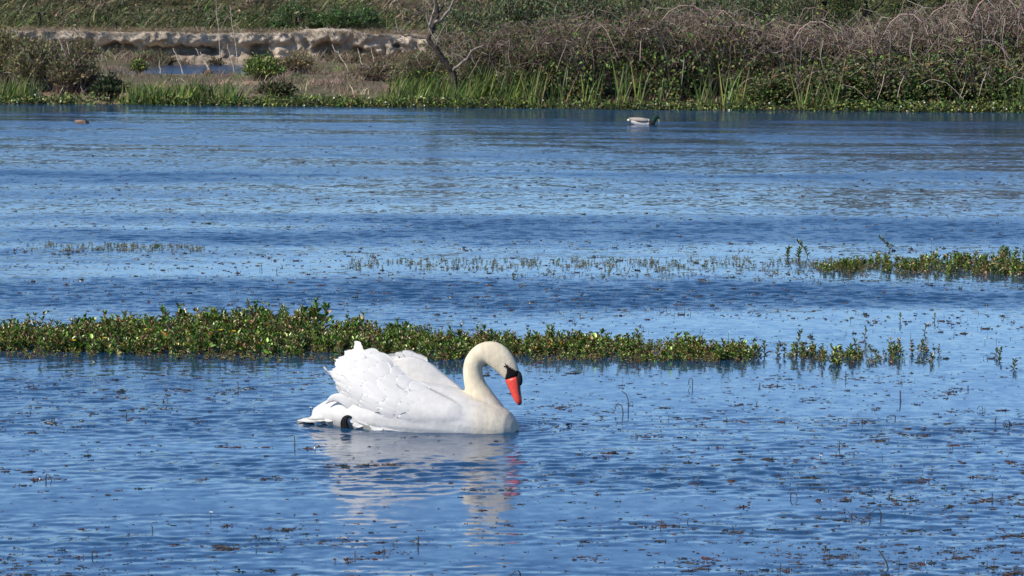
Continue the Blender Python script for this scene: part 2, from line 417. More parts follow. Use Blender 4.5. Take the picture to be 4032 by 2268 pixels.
swan = empty('swan', ORI, 'white mute swan with raised wings and orange bill swimming on the pond', 'swan')
FWD = sw(1900, 1690) - sw(1300, 1690); FWD[2] = 0; FWD /= np.linalg.norm(FWD); SIDE = np.array([-FWD[1], FWD[0], 0])   # towards the far side
# trunk
bst = np.array([  # px, top z, bottom z, half width
    [1235, .075, .030, .030], [1262, .10, .01, .058], [1290, .122, -.01, .080], [1326, .150, -.03, .108], [1370, .165, -.05, .138], [1430, .19, -.07, .172], [1520, .225, -.09, .20],
    [1640, .235, -.10, .212], [1760, .215, -.10, .205], [1850, .185, -.10, .185], [1920, .155, -.09, .160], [1970, .125, -.08, .135], [2005, .095, -.07, .108], [2030, .055, -.05, .070]])
tb = np.linspace(0, 1, 40); bi = np.stack([np.interp(tb * (len(bst) - 1), np.arange(len(bst)), bst[:, k]) for k in range(4)], 1)
cent = np.array([sw(b[0], 1690) for b in bi]); cent[:, 2] = (bi[:, 1] + bi[:, 2]) / 2
trunk = loft(cent, np.tile([0, 0, 1.], (40, 1)), np.tile(SIDE, (40, 1)), (bi[:, 1] - bi[:, 2]) / 2, bi[:, 3])
# neck and head
nst = [(1952, 1688, 74, .95), (1932, 1650, 72, .95), (1912, 1610, 65, .95), (1892, 1566, 54, .93), (1873, 1520, 44, .92), (1863, 1477, 40, .92), (1864, 1437, 39, .92), (1879, 1408, 39, .90),
       (1906, 1391, 43, .82), (1938, 1392, 49, .74), (1967, 1410, 50, .70), (1992, 1438, 45, .68), (2009, 1464, 38, .66), (2020, 1487, 30, .66)]
nc = curve([(*sw(a, b, .02), r / PXM, k) for a, b, r, k in nst], 56)
npos = nc[:, :3]; T = np.gradient(npos, axis=0); T /= np.linalg.norm(T, axis=1, keepdims=True)
nup = np.cross(T, np.tile(SIDE, (56, 1))); nup /= np.linalg.norm(nup, axis=1, keepdims=True)
neck = loft(npos, nup, np.tile(SIDE, (56, 1)), nc[:, 3], nc[:, 3] * nc[:, 4])
# tail wedge
tl = curve([(*sw(1160, 1670), .004, .018), (*sw(1200, 1658), .010, .045), (*sw(1245, 1645), .018, .068), (*sw(1300, 1640), .032, .082), (*sw(1360, 1640), .05, .09)], 20)
tailv = loft(tl[:, :3], np.tile([0, 0, 1.], (20, 1)), np.tile(SIDE, (20, 1)), tl[:, 3], tl[:, 4])
def wing_surface(top, bot, bulge, sgn, nu=40, nv=22):
    A = curve([sw(*p) for p in top], nu); B = curve([sw(*p) for p in bot], nu)
    u = np.linspace(0, 1, nu)[:, None]; v = np.linspace(0, 1, nv)[None]
    S = B[:, None] * (1 - v[..., None]) + A[:, None] * v[..., None]
    S = S + (-sgn) * SIDE * (bulge * np.sin(np.pi * np.clip(v, 0, 1)) ** .8 * np.sin(np.pi * np.clip(u * .82 + .1, 0, 1)))[..., None]
    S = S - FWD * (.045 * np.sin(np.pi * v) * (u ** 3))[..., None]      # the rear edge swells backwards
    return S
def wing_solid(S, sgn, t0, t1, skin=0.0):
    nu, nv = S.shape[:2]; u = np.linspace(0, 1, nu)[:, None]; v = np.linspace(0, 1, nv)[None]
    outer = S + sgn * SIDE * skin
    inner = S + sgn * SIDE * (t0 + skin + t1 * np.sin(np.pi * v) * np.sin(np.pi * u))[..., None]
    V = np.concatenate([outer.reshape(-1, 3), inner.reshape(-1, 3)])
    i = (np.arange(nu - 1) * nv)[:, None] + np.arange(nv - 1)[None]; q = np.stack([i, i + 1, i + 1 + nv, i + nv], -1).reshape(-1, 4)
    off = nu * nv; rim = [k * nv for k in range(nu)] + [(nu - 1) * nv + k for k in range(1, nv)] + [k * nv + nv - 1 for k in range(nu - 2, -1, -1)] + list(range(nv - 2, 0, -1))
    r = np.array(rim); r2 = np.roll(r, -1)
    return V, np.concatenate([q, q[:, ::-1] + off, np.stack([r, r + off, r2 + off, r2], 1)]), None
def wing(name, S, sgn, rows):
    nu, nv = S.shape[:2]
    V, Q, _ = wing_solid(S, sgn, .010, .02, .004)
    w_ = link(name, make_mesh(name, V, Q, None, M_feather), swan)
    def at(a, b):
        a = min(max(a, 0), 1); b = min(max(b, 0), 1)
        x, y = a * (nu - 1), b * (nv - 1); i, j = min(int(x), nu - 2), min(int(y), nv - 2); fx, fy = x - i, y - j
        p = S[i, j] * (1 - fx) * (1 - fy) + S[i + 1, j] * fx * (1 - fy) + S[i, j + 1] * (1 - fx) * fy + S[i + 1, j + 1] * fx * fy
        tu = S[i + 1, j] - S[i, j]; tv = S[i, j + 1] - S[i, j]
        n = np.cross(tu, tv); n /= np.linalg.norm(n); n *= np.sign(n @ (-sgn * SIDE)) or 1
        return p, tu / np.linalg.norm(tu), tv / np.linalg.norm(tv), n
    def beyond(a, b):                                   # the surface, carried on straight past its rear edge
        p, tu, tv, n = at(a, b)
        if a > 1: p = p + tu * (a - 1) * LEN + n * -.25 * (a - 1) * LEN
        if b > 1: p = p + tv * (b - 1) * HGT
        if b < 0: p = p + tv * b * HGT
        return p, n
    mid = S[:, nv // 2]; LEN = np.linalg.norm(np.diff(mid, axis=0), axis=1).sum()
    nt, ns = 10, 7; tt = np.linspace(0, 1, nt) ** .85; ss = np.linspace(-1, 1, ns)
    for ub, L, W, cnt, fan, h0, h1 in rows:
        HGT = np.linalg.norm(at(min(ub + .1, 1), 1)[0] - at(min(ub + .1, 1), 0)[0])
        for k in range(cnt):
            b = (k + .5 + random.uniform(-.28, .28)) / cnt; a = ub + random.uniform(-.03, .03)
            L1, W1 = L * random.uniform(.78 if ub > .9 else .85, 1.32 if ub > .9 else 1.18), W * random.uniform(.9, 1.2); sl = fan * (b - .42) * 2 + random.uniform(-.10, .10); pt = random.uniform(.45, .62)
            top_ = np.zeros((nt, ns, 3)); bot_ = np.zeros((nt, ns, 3))
            for i_, t in enumerate(tt):
                w = min(1, t / .25 + .35) * (max(0, 1 - (max(t - pt, 0) / (1.004 - pt)) ** 2.3) ** .75)
                for j_, sv in enumerate(ss):
                    fr = .05 * math.sin(17 * t + 5 * sv + k) * abs(sv) * (t > .6)
                    p, n = beyond(a + (t - .05 * sv * sv * t + fr * .3) * L1 / LEN, b + (sl * t * L1 + sv * w * W1 / 2) / HGT)
                    off = -.010 + (.010 + h0 * .3) * min(1, t / .3) + (h1 - h0 * .3) * t * (1 - .40 * sv * sv) + .0012 * (abs(sv) < .1)
                    top_[i_, j_] = p + n * off; bot_[i_, j_] = p + n * (off - .0016)
            V = np.concatenate([top_.reshape(-1, 3), bot_.reshape(-1, 3)]); nn = nt * ns
            i = (np.arange(nt - 1) * ns)[:, None] + np.arange(ns - 1)[None]; q = np.stack([i, i + 1, i + 1 + ns, i + ns], -1).reshape(-1, 4)
            rim = [x * ns for x in range(nt)] + [(nt - 1) * ns + x for x in range(1, ns)] + [x * ns + ns - 1 for x in range(nt - 2, -1, -1)] + list(range(ns - 2, 0, -1))
            r = np.array(rim); r2 = np.roll(r, -1)
            link('feather', make_mesh('feather', V, np.concatenate([q, q[:, ::-1] + nn, np.stack([r, r + nn, r2 + nn, r2], 1)]), None, M_feather), w_)
    return w_
near_top = [(1868, 1650, -.10), (1853, 1628, -.13), (1822, 1600, -.145), (1786, 1580, -.15), (1746, 1560, -.145), (1665, 1520, -.135), (1584, 1474, -.12), (1544, 1445, -.11), (1504, 1416, -.10), (1450, 1402, -.095), (1405, 1400, -.09)]
near_bot = [(1868, 1662, -.11), (1840, 1678, -.150), (1790, 1686, -.17), (1700, 1686, -.19), (1600, 1676, -.20), (1500, 1648, -.20), (1430, 1608, -.18), (1385, 1574, -.16), (1345, 1538, -.13)]
far_top = [(1872, 1640, .12), (1862, 1600, .15), (1849, 1572, .17), (1823, 1532, .19), (1786, 1500, .20), (1746, 1468, .20), (1705, 1434, .19), (1660, 1412, .18), (1620, 1403, .17), (1570, 1410, .16), (1500, 1420, .14), (1450, 1430, .13)]
far_bot = [(1875, 1650, .08), (1850, 1650, .07), (1800, 1650, .06), (1720, 1640, .06), (1640, 1625, .06), (1560, 1600, .06), (1500, 1580, .06), (1440, 1560, .06)]
S_near = wing_surface(near_top, near_bot, .055, 1); S_far = wing_surface(far_top, far_bot, .02, -1)
bm_, V = fused('swan_body', [trunk, neck, tailv, wing_solid(S_near, 1, .03, .03), wing_solid(S_far, -1, .026, .03)], .0062, 9)
hx = V @ np.array([1., 0, 0]); hz = V[:, 2]
# colour of the plumage: cream neck and head, black skin from eye to bill base, wet grey under tail
P2 = lambda px, py: sw(px, py, .02)[[0, 2]]
C = np.tile([.65, .64, .61], (len(V), 1))
dn = np.min(np.linalg.norm(V[:, None] - npos[None, 4:], axis=2) / nc[None, 4:, 3], axis=1)
cream = (1 - sstep(1.05, 1.5, dn)) * sstep(.0, .20, hz + .12 * (fbm(hx * 14, hz * 14, 71) - .5))
streak = .6 * fbm(hx * 75 + 8 * hz, hz * 14, 72) + .4 * fbm(hx * 22, hz * 22, 74)
cr = np.array([.70, .615, .455])[None] * (.70 + .52 * streak[:, None])
cream = np.maximum(cream, .75 * sstep(.26, .42, hx + .08 * (fbm(hx * 20, hz * 20, 75) - .5)))
C = C * (1 - cream[:, None]) + cr * cream[:, None]
dirt = (1 - sstep(.015, .05, hz + .03 * (fbm(hx * 25, hz * 10, 73) - .5))) * (hx < -.15) * .5
C = C * (1 - dirt[:, None]) + np.array([.30, .27, .20]) * dirt[:, None]
tw = sstep(-.44, -.52, hx) * sstep(.035, .015, hz - .05 * sstep(-.44, -.56, hx) + .02)
C = C * (1 - .7 * tw[:, None]) + np.array([.20, .18, .13]) * .7 * tw[:, None]
def inpoly(p, poly):
    x, y = p[:, 0], p[:, 1]; ins = np.zeros(len(p), bool); n = len(poly)
    for k in range(n):
        (x1, y1), (x2, y2) = poly[k], poly[(k + 1) % n]
        c = ((y1 > y) != (y2 > y)) & (x < (x2 - x1) * (y - y1) / (y2 - y1 + 1e-12) + x1); ins ^= c
    return ins
poly = [P2(*p) for p in [(1986, 1426), (2006, 1442), (2022, 1452), (2046, 1463), (2075, 1480), (2060, 1530), (2010, 1520), (1987, 1504), (1990, 1478), (1996, 1458)]]
C[inpoly(V[:, [0, 2]], poly)] = [.012, .012, .013]
paint(bm_, C, M_down)
link('body', bm_, swan)
# bill
bl = curve([(*sw(2016, 1488, .02), 30 / PXM, .62), (*sw(2023, 1512, .02), 27 / PXM, .68), (*sw(2030, 1540, .02), 21 / PXM, .85), (*sw(2038, 1566, .02), 16.5 / PXM, 1.1), (*sw(2044, 1583, .02), 12 / PXM, 1.3), (*sw(2048, 1594, .02), 5 / PXM, 1.5)], 26)
bp = bl[:, :3]; T = np.gradient(bp, axis=0); T /= np.linalg.norm(T, axis=1, keepdims=True); bup = np.cross(T, np.tile(SIDE, (26, 1)))
V, Q, T3 = loft(bp, bup, np.tile(SIDE, (26, 1)), bl[:, 3], bl[:, 3] * bl[:, 4], 20)
pq = np.array([P2(2046, 1500), P2(2052, 1590)])
tt = np.concatenate([np.repeat(np.linspace(0, 1, 26), 20), [0, 1]]); an = np.concatenate([np.tile(np.sin(np.linspace(0, 2 * np.pi, 20, endpoint=False)), 26), [0, 0]])
sgn = 1 if (bup[5] @ (sw(2060, 1500) - sw(1990, 1520))) > 0 else -1
C = np.tile([.74, .072, .046], (len(V), 1)); C[(tt > .86)] = [.02, .016, .016]
C[(an * sgn > .80) & (tt < .45)] = [.03, .02, .02]; C[(an * sgn < -.93)] = [.05, .02, .018]
me = make_mesh('bill', V, Q, T3, M_bill, C); bill = link('bill', me, swan)
# knob on the forehead, nostril, eye
def blob(name, c, r, ax, mat, parent, seg=14):
    a = np.linspace(0, np.pi, seg // 2 + 1)[1:-1]; N = len(a)
    u = np.array(ax[0]); u = u / np.linalg.norm(u); s_ = SIDE; w = np.cross(u, s_)
    cc = np.array([c + u * r[0] * math.cos(x) for x in a])
    V, Q, T = loft(cc, np.tile(w, (N, 1)), np.tile(s_, (N, 1)), r[1] * np.sin(a), r[2] * np.sin(a), seg)
    return link(name, make_mesh(name, V, Q, T, mat), parent)
kd = sw(2046, 1520) - sw(2040, 1468)
blob('knob', sw(2043, 1490, .02), (31 / PXM, 15 / PXM, .013), [kd], M_black, bill)
for s in (-1, 1):
    blob('nostril', sw(2031, 1522, .02) + SIDE * s * .0175, (10 / PXM, 4 / PXM, .002), [sw(2034, 1540) - sw(2028, 1510)], M_black, bill, 8)
    ec = sw(1996, 1440, .02); hw_ = .0335
    blob('eye', ec + SIDE * s * hw_, (.0075, .0075, .005), [np.array([1., 0, 0])], M_eye, swan, 10)
# foot resting on the flank
ft = curve([(*sw(1384, 1643, -.180), .004, .005), (*sw(1370, 1640, -.184), .008, .007), (*sw(1358, 1650, -.188), .015, .008), (*sw(1355, 1668, -.188), .020, .007), (*sw(1360, 1690, -.184), .022, .006)], 18)
T = np.gradient(ft[:, :3], axis=0); T /= np.linalg.norm(T, axis=1, keepdims=True); fu = np.cross(T, np.tile(SIDE, (18, 1))); fu /= np.linalg.norm(fu, axis=1, keepdims=True)
V, Q, T3 = loft(ft[:, :3], fu, np.tile(SIDE, (18, 1)), ft[:, 3], ft[:, 4], 12)
foot = link('foot', make_mesh('foot', V, Q, T3, M_black), swan); foot['label'] = 'black webbed foot tucked up on the flank'
for k in (-1, 0, 1):
    pth = np.array([[ft[i, :3] + fu[i] * k * ft[i, 3] * .62 - SIDE * (ft[i, 4] - .001) for i in range(5, 17)]])
    mb = MB(); mb.tubes(pth, np.full((1, 12), .0022), np.array([[.02, .02, .02]]), 6)
    link('toe', mb.mesh('toe', M_black), foot)

# feathers: one shared blade shape, with a curved vane
def vane(name, curl, mat, n=9):
    t = np.linspace(0, 1, n) ** .9; w = np.minimum(1, t / .2 + .3) ** .8 * np.where(t > .5, np.clip(1 - ((t - .5) / .505) ** 2.2, 0, 1) ** .75, 1)
    w[-1] = .06; rows = []
    for s in np.linspace(-1, 1, 5):
        rows.append(np.stack([t - .06 * abs(s) ** 2 * (t > .5), s * .5 * w, -.08 * (s * w) ** 2 * .5 + curl * t ** 2 + .004 * np.sin(9 * t + 3 * s) * abs(s)], 1))
    top = np.stack(rows, 1)                                   # n,5,3
    V = np.concatenate([top.reshape(-1, 3), (top - np.array([0, 0, .008])).reshape(-1, 3)])
    i = (np.arange(n - 1) * 5)[:, None] + np.arange(4)[None]; q = np.stack([i, i + 1, i + 6, i + 5], -1).reshape(-1, 4)
    Q = np.concatenate([q, q[:, ::-1] + n * 5])
    # rim
    rim = [k * 5 for k in range(n)] + [(n - 1) * 5 + k for k in range(1, 5)] + [k * 5 + 4 for k in range(n - 2, -1, -1)] + [3, 2, 1]
    r = np.array(rim); r2 = np.roll(r, -1); Q = np.concatenate([Q, np.stack([r, r + n * 5, r2 + n * 5, r2], 1)])
    return make_mesh(name, V, Q, None, mat)
VANES = [vane('feather', c, M_feather) for c in (-.05, -.02, .0)]
def place_feather(parent, base, d, nrm, L, W, name='feather', m=None):
    d = d / np.linalg.norm(d); n = nrm - d * (nrm @ d); n /= np.linalg.norm(n); s = np.cross(n, d)
    o = link(name, m or random.choice(VANES), parent)
    o.matrix_local = Matrix(((d[0] * L, s[0] * W, n[0] * L, base[0]), (d[1] * L, s[1] * W, n[1] * L, base[1]), (d[2] * L, s[2] * W, n[2] * L, base[2]), (0, 0, 0, 1)))
    return o

rows_near = [(.40, .12, .080, 6, .1, -.003, .001), (.50, .13, .072, 8, .12, -.003, .004), (.58, .14, .068, 9, .14, -.002, .005), (.66, .15, .066, 9, .18, -.002, .006), (.74, .16, .064, 9, .25, -.002, .006), (.81, .17, .062, 9, .34, -.002, .006), (.87, .18, .056, 9, .45, -.002, .005), (.93, .17, .050, 8, .62, -.002, .002), (.95, .155, .042, 7, .8, -.003, 0)]
wing('wing', S_near, 1, rows_near)
rows_far = [(.80, .11, .06, 6, .2, -.002, .002), (.90, .10, .06, 6, .3, -.002, .002)]
wf = wing('wing', S_far, -1, rows_far)
# feather tips standing up along the rear of the far wing ridge
for px, py, tx, ty, L in [(1640, 1412, 1585, 1383, .085), (1610, 1412, 1556, 1392, .08), (1575, 1416, 1520, 1402, .08), (1680, 1430, 1618, 1392, .09)]:
    b = sw(px, py, .17); place_feather(wf, b, sw(tx, ty, .16) - b, -SIDE + [0, 0, .4], L, .05)
# scalloped flank feathers above the waterline and on the rump
for k in range(26):
    px = 1400 + 430 * (k + random.random()) / 26; f = (px - 1400) / 430
    py = 1640 + 42 * min(1, f * 2.2) + random.uniform(-6, 12)
    lat = -(.157 + .042 * math.sin(math.pi * min(1, f + .12)))
    b = sw(px, py, lat); d = -FWD * 1.0 + np.array([0, 0, random.uniform(-.45, .05)]) - SIDE * .06
    place_feather(swan, b, d, -SIDE + np.array([0, 0, .25]), random.uniform(.06, .09), random.uniform(.035, .05), 'flank_feather')
for px, py, lat, L, W, dz in [(1285, 1640, -.035, .165, .042, -.17), (1288, 1637, .0, .17, .042, -.18), (1290, 1636, .035, .165, .042, -.19), (1282, 1645, -.06, .14, .04, -.14), (1400, 1622, -.13, .09, .05, -.3), (1372, 1612, -.10, .085, .05, -.25), (1345, 1610, -.05, .09, .05, -.3), (1310, 1612, -.03, .09, .045, -.45), (1330, 1640, -.10, .08, .045, -.25), (1300, 1640, -.07, .085, .04, -.25),
                              (1285, 1628, -.01, .10, .045, -.42), (1262, 1642, -.03, .10, .04, -.22), (1270, 1640, .03, .10, .04, -.24), (1250, 1648, -.055, .085, .035, -.15), (1255, 1645, 0, .115, .036, -.22)]:
    place_feather(swan, sw(px, py, lat), -FWD + np.array([0, 0, dz]), np.array([0, 0, .8]) - SIDE * .6, L, W, 'tail_feather')
# one long quill arching out behind
q = curve([sw(1402, 1616, -.15), sw(1372, 1590, -.155), sw(1345, 1570, -.15), sw(1318, 1566, -.14), sw(1297, 1576, -.13), sw(1283, 1590, -.125)], 16)
wq = np.interp(np.linspace(0, 1, 16), [0, .15, .5, .8, 1], [.018, .026, .026, .016, .002])
T = np.gradient(q, axis=0); T /= np.linalg.norm(T, axis=1, keepdims=True); qu = np.cross(T, np.tile(SIDE, (16, 1)))
V, Q, T3 = loft(q, np.tile(SIDE, (16, 1)), qu, np.full(16, .002) + wq * .15, wq, 10)
link('quill', make_mesh('quill', V, Q, T3, M_feather), swan)

# ------------------------------------------------------------------ ducks
def duck(name, px, py, length, heading, scheme, label):
    g = ground(px, py); root = empty(name, (g[0], g[1], 0), label, 'duck')
    s = length / .50; SD = np.array([0, 1., 0])
    st = np.array([[-.235, .085, .075, .012], [-.20, .105, .05, .035], [-.15, .118, .01, .065], [-.08, .125, -.03, .085], [.02, .122, -.05, .092], [.10, .105, -.05, .082], [.16, .075, -.04, .062], [.20, .04, -.02, .03]])
    t = np.linspace(0, len(st) - 1, 26); b = np.stack([np.interp(t, np.arange(len(st)), st[:, k]) for k in range(4)], 1) 
    c = np.stack([b[:, 0], 0 * t, (b[:, 1] + b[:, 2]) / 2], 1)
    body = loft(c, np.tile([0, 0, 1.], (26, 1)), np.tile(SD, (26, 1)), (b[:, 1] - b[:, 2]) / 2, b[:, 3], 18)
    hp = scheme['neck']; h = curve(hp, 20); T = np.gradient(h[:, :3], axis=0); T /= np.linalg.norm(T, axis=1, keepdims=True)
    hu = np.cross(T, np.tile(SD, (20, 1))); nk = loft(h[:, :3], hu, np.tile(SD, (20, 1)), h[:, 3], h[:, 3] * .85, 16)
    me, V = fused(name + '_body', [body, nk], .007, 4)
    x, z = V[:, 0], V[:, 2]; C = np.tile(scheme['flank'], (len(V), 1)).astype(float)
    C[z > .088 + .02 * np.sin(x * 9)] = scheme['back']
    C[x > .115] = scheme['breast']; C[x < -.165] = scheme['rump']; C[x < -.20] = scheme['tail']
    dh = np.min(np.linalg.norm(V[:, None] - h[None, 6:, :3], axis=2) - h[None, 6:, 3], axis=1); C[dh < .012] = scheme['head']
    C *= (.85 + .3 * fbm(x * 60, z * 60, 5))[:, None]
    paint(me, C, M_duck); o = link('body', me, root)
    bc = curve(scheme['bill'], 10); T = np.gradient(bc, axis=0); T /= np.linalg.norm(T, axis=1, keepdims=True); bu = np.cross(T, np.tile(SD, (10, 1)))
    V, Q, T3 = loft(bc, bu, np.tile(SD, (10, 1)), np.linspace(.013, .004, 10), np.linspace(.014, .013, 10), 10)
    link('bill', make_mesh('bill', V, Q, T3, M_bill, np.tile(scheme['billc'], (len(V), 1))), root)
    for sg in (-1, 1):   # folded wing and eye
        wp = curve([(.10, sg * .082, .075, .02), (.03, sg * .097, .08, .034), (-.06, sg * .09, .088, .036), (-.14, sg * .06, .10, .024), (-.20, sg * .025, .112, .006)], 16)
        V, Q, T3 = loft(wp[:, :3], np.tile([0, 0, 1.], (16, 1)), np.tile(SD, (16, 1)), wp[:, 3], wp[:, 3] * .35, 12)
        C = np.tile(scheme['wing'], (len(V), 1)).astype(float); C[V[:, 2] < wp[7, 2] - .012] = scheme['wing_low']
        link('wing', make_mesh('wing', V, Q, T3, M_duck, C), root)
        e = np.array(scheme['eye']); a = np.linspace(0, np.pi, 6)[1:-1]
        V, Q, T3 = loft(np.array([e + [.004 * math.cos(k), sg * scheme['eyew'], 0] for k in a]), np.tile([0, 0, 1.], (4, 1)), np.tile(SD, (4, 1)), .004 * np.sin(a), .003 * np.sin(a), 8)
        link('eye', make_mesh('eye', V, Q, T3, M_eye), root)
    root.scale = (s * 1.07, s, s * .94); root.rotation_euler.z = heading
    return root
drake_s = dict(neck=[(.12, 0, .03, .055), (.165, 0, .055, .046), (.19, 0, .10, .036), (.205, 0, .135, .038), (.225, 0, .14, .036), (.245, 0, .115, .026), (.25, 0, .095, .014)],
               bill=[(.243, 0, .112), (.256, 0, .085), (.262, 0, .06), (.264, 0, .035)], flank=(.62, .60, .57), back=(.30, .26, .22), breast=(.06, .035, .025), rump=(.10, .10, .10), tail=(.85, .83, .83), head=(.012, .045, .03),
               billc=(.50, .44, .16), wing=(.40, .35, .30), wing_low=(.15, .12, .10), eye=(.228, 0, .142), eyew=.027)
duck('drake', 2528, 491, .50, R(-6), drake_s, 'mallard drake with green head, yellow bill and pale body, head bent to the water')
hen_s = dict(neck=[(.11, 0, .03, .06), (.155, 0, .05, .052), (.19, 0, .065, .042), (.215, 0, .06, .040), (.24, 0, .04, .030), (.25, 0, .02, .016)],
             bill=[(.245, 0, .035), (.262, 0, .015), (.272, 0, -.005), (.28, 0, -.02)], flank=(.32, .20, .145), back=(.17, .11, .075), breast=(.34, .22, .165), rump=(.26, .18, .13), tail=(.42, .35, .30), head=(.03, .027, .03),
             billc=(.03, .03, .03), wing=(.33, .215, .16), wing_low=(.20, .13, .095), eye=(.22, 0, .07), eyew=.03)
duck('duck', 321, 486, .235, R(-14), hen_s, 'small brown duck with dark lowered head, far from the swan')

# ------------------------------------------------------------------ far bank vegetation
GRN = (.12, .195, .042); YGR = (.24, .285, .065); DGR = (.035, .07, .02); OLV = (.135, .125, .055); BRN = (.17, .12, .085); TAN = (.34, .27, .18); GRY = (.33, .28, .24); MAUVE = (.25, .19, .16)
def hgt(x, y): return height(np.asarray(x, float), np.asarray(y, float))

# ---- sword-leaved reed clumps
def reed_mesh(h, n, spread, yellow, lean):
    mb = MB(); a = rng.uniform(0, 6.28, n); r = spread * np.sqrt(rng.uniform(0, 1, n))
    base = np.stack([r * np.cos(a), r * .6 * np.sin(a), np.full(n, -.06)], 1)
    d = np.stack([rng.normal(lean, .16, n), rng.normal(-.04, .14, n), np.ones(n)], 1)
    C = mix([(GRN, 3), (YGR, 2 + 4 * yellow), (DGR, 1), (TAN, .35)], n, .25)
    mb.blades(base, d, h * rng.uniform(.55, 1.1, n), rng.uniform(.018, .034, n), rng.uniform(0, .45, n), C, 5)
    return mb.mesh('reed_clump', M_leaf)
REEDS_LOW = [reed_mesh(.42, 16, .16, 1, .08) for _ in range(5)]
REEDS_TALL = [reed_mesh(.72, 26, .22, .1, .16) for _ in range(5)]
REEDS_STALK = [reed_mesh(.95, 9, .10, 0, .05) for _ in range(4)]
def scatter_reeds(n, pxr, meshes, depth, label, group, sc_=(.8, 1.2)):
    for k in range(n):
        px = random.uniform(*pxr); y = 67.75 + random.uniform(*depth); x = ground(px, 420)[0] * y / ground(px, 420)[1]
        y += bank_edge(np.array(x)) - 67.9
        o = link('reed_clump', random.choice(meshes)); o.location = (x, y, max(0, float(hgt(x, y))) - .01)
        s = random.uniform(*sc_); o.scale = (s, s, s); o.rotation_euler.z = random.uniform(-.5, .5)
        tag(o, label, 'reeds', group)
scatter_reeds(9, (-30, 125), REEDS_TALL, (.2, .9), 'tall green reed clump at the end of the spit by the brown shrub', 'reeds by the brown shrub', (.75, 1.0))
scatter_reeds(30, (480, 920), REEDS_LOW, (.05, .6), 'short bright green reed clump at the edge of the bare spit', 'short reeds along the spit', (1.15, 1.6))
scatter_reeds(19, (930, 1560), REEDS_LOW, (.05, .7), 'short bright green reed clump at the edge of the bare spit', 'short reeds along the spit', (.6, 1.1))
scatter_reeds(34, (1570, 2080), REEDS_TALL, (.1, 1.8), 'tall arching green reed clump at the foot of the bare tree', 'reeds around the bare tree', (.7, 1.25))
scatter_reeds(24, (2080, 3350), REEDS_STALK, (.0, .4), 'thin upright green reeds in front of the dark brambles', 'reeds in front of the brambles', (.6, 1.25))
scatter_reeds(4, (3960, 4060), REEDS_STALK, (.0, .3), 'thin upright green reeds in front of the dark brambles', 'reeds in front of the brambles', (.7, 1.0))

# ---- creeping plants along the water's edge
mb = MB(); N = 15000
x = rng.uniform(-12.5, 12.5, N); y = bank_edge(x) - .25 + rng.uniform(0, 1, N) ** 1.5 * .75
dens = .35 + .65 * sstep(.3, .6, fbm(x * .8, y * 0, 81)); k = rng.uniform(0, 1, N) < dens
x, y = x[k], y[k]; N = len(x)
hz_ = rng.uniform(0, 1, N) ** 1.6 * (.09 + .14 * fbm(x * 1.1, 0 * x, 82))
P = np.stack([x, y, np.maximum(0, hgt(x, y)) + hz_], 1)
mb.leaves(P, rdir(N, .5), rdir(N, .8), rng.uniform(.04, .085, N), rng.uniform(.025, .05, N), mix([(YGR, 1.4), (GRN, 3), (OLV, 2.5), (DGR, 2.5), ((.16, .13, .04), 1)], N, .35))
fl = rng.uniform(0, 1, N) < .012
nf = int(fl.sum())
mb.leaves(P[fl] + [0, -.05, .03], rdir(nf, .2), np.tile([0, -1., .4], (nf, 1)), np.full(nf, .035), np.full(nf, .035), cols((.75, .74, .62), nf, .1, .03))
tag(link('waterside_plants', mb.mesh('waterside_plants', M_leaf)), 'low creeping yellow-green plants along the far water edge', 'plants', kind='stuff')

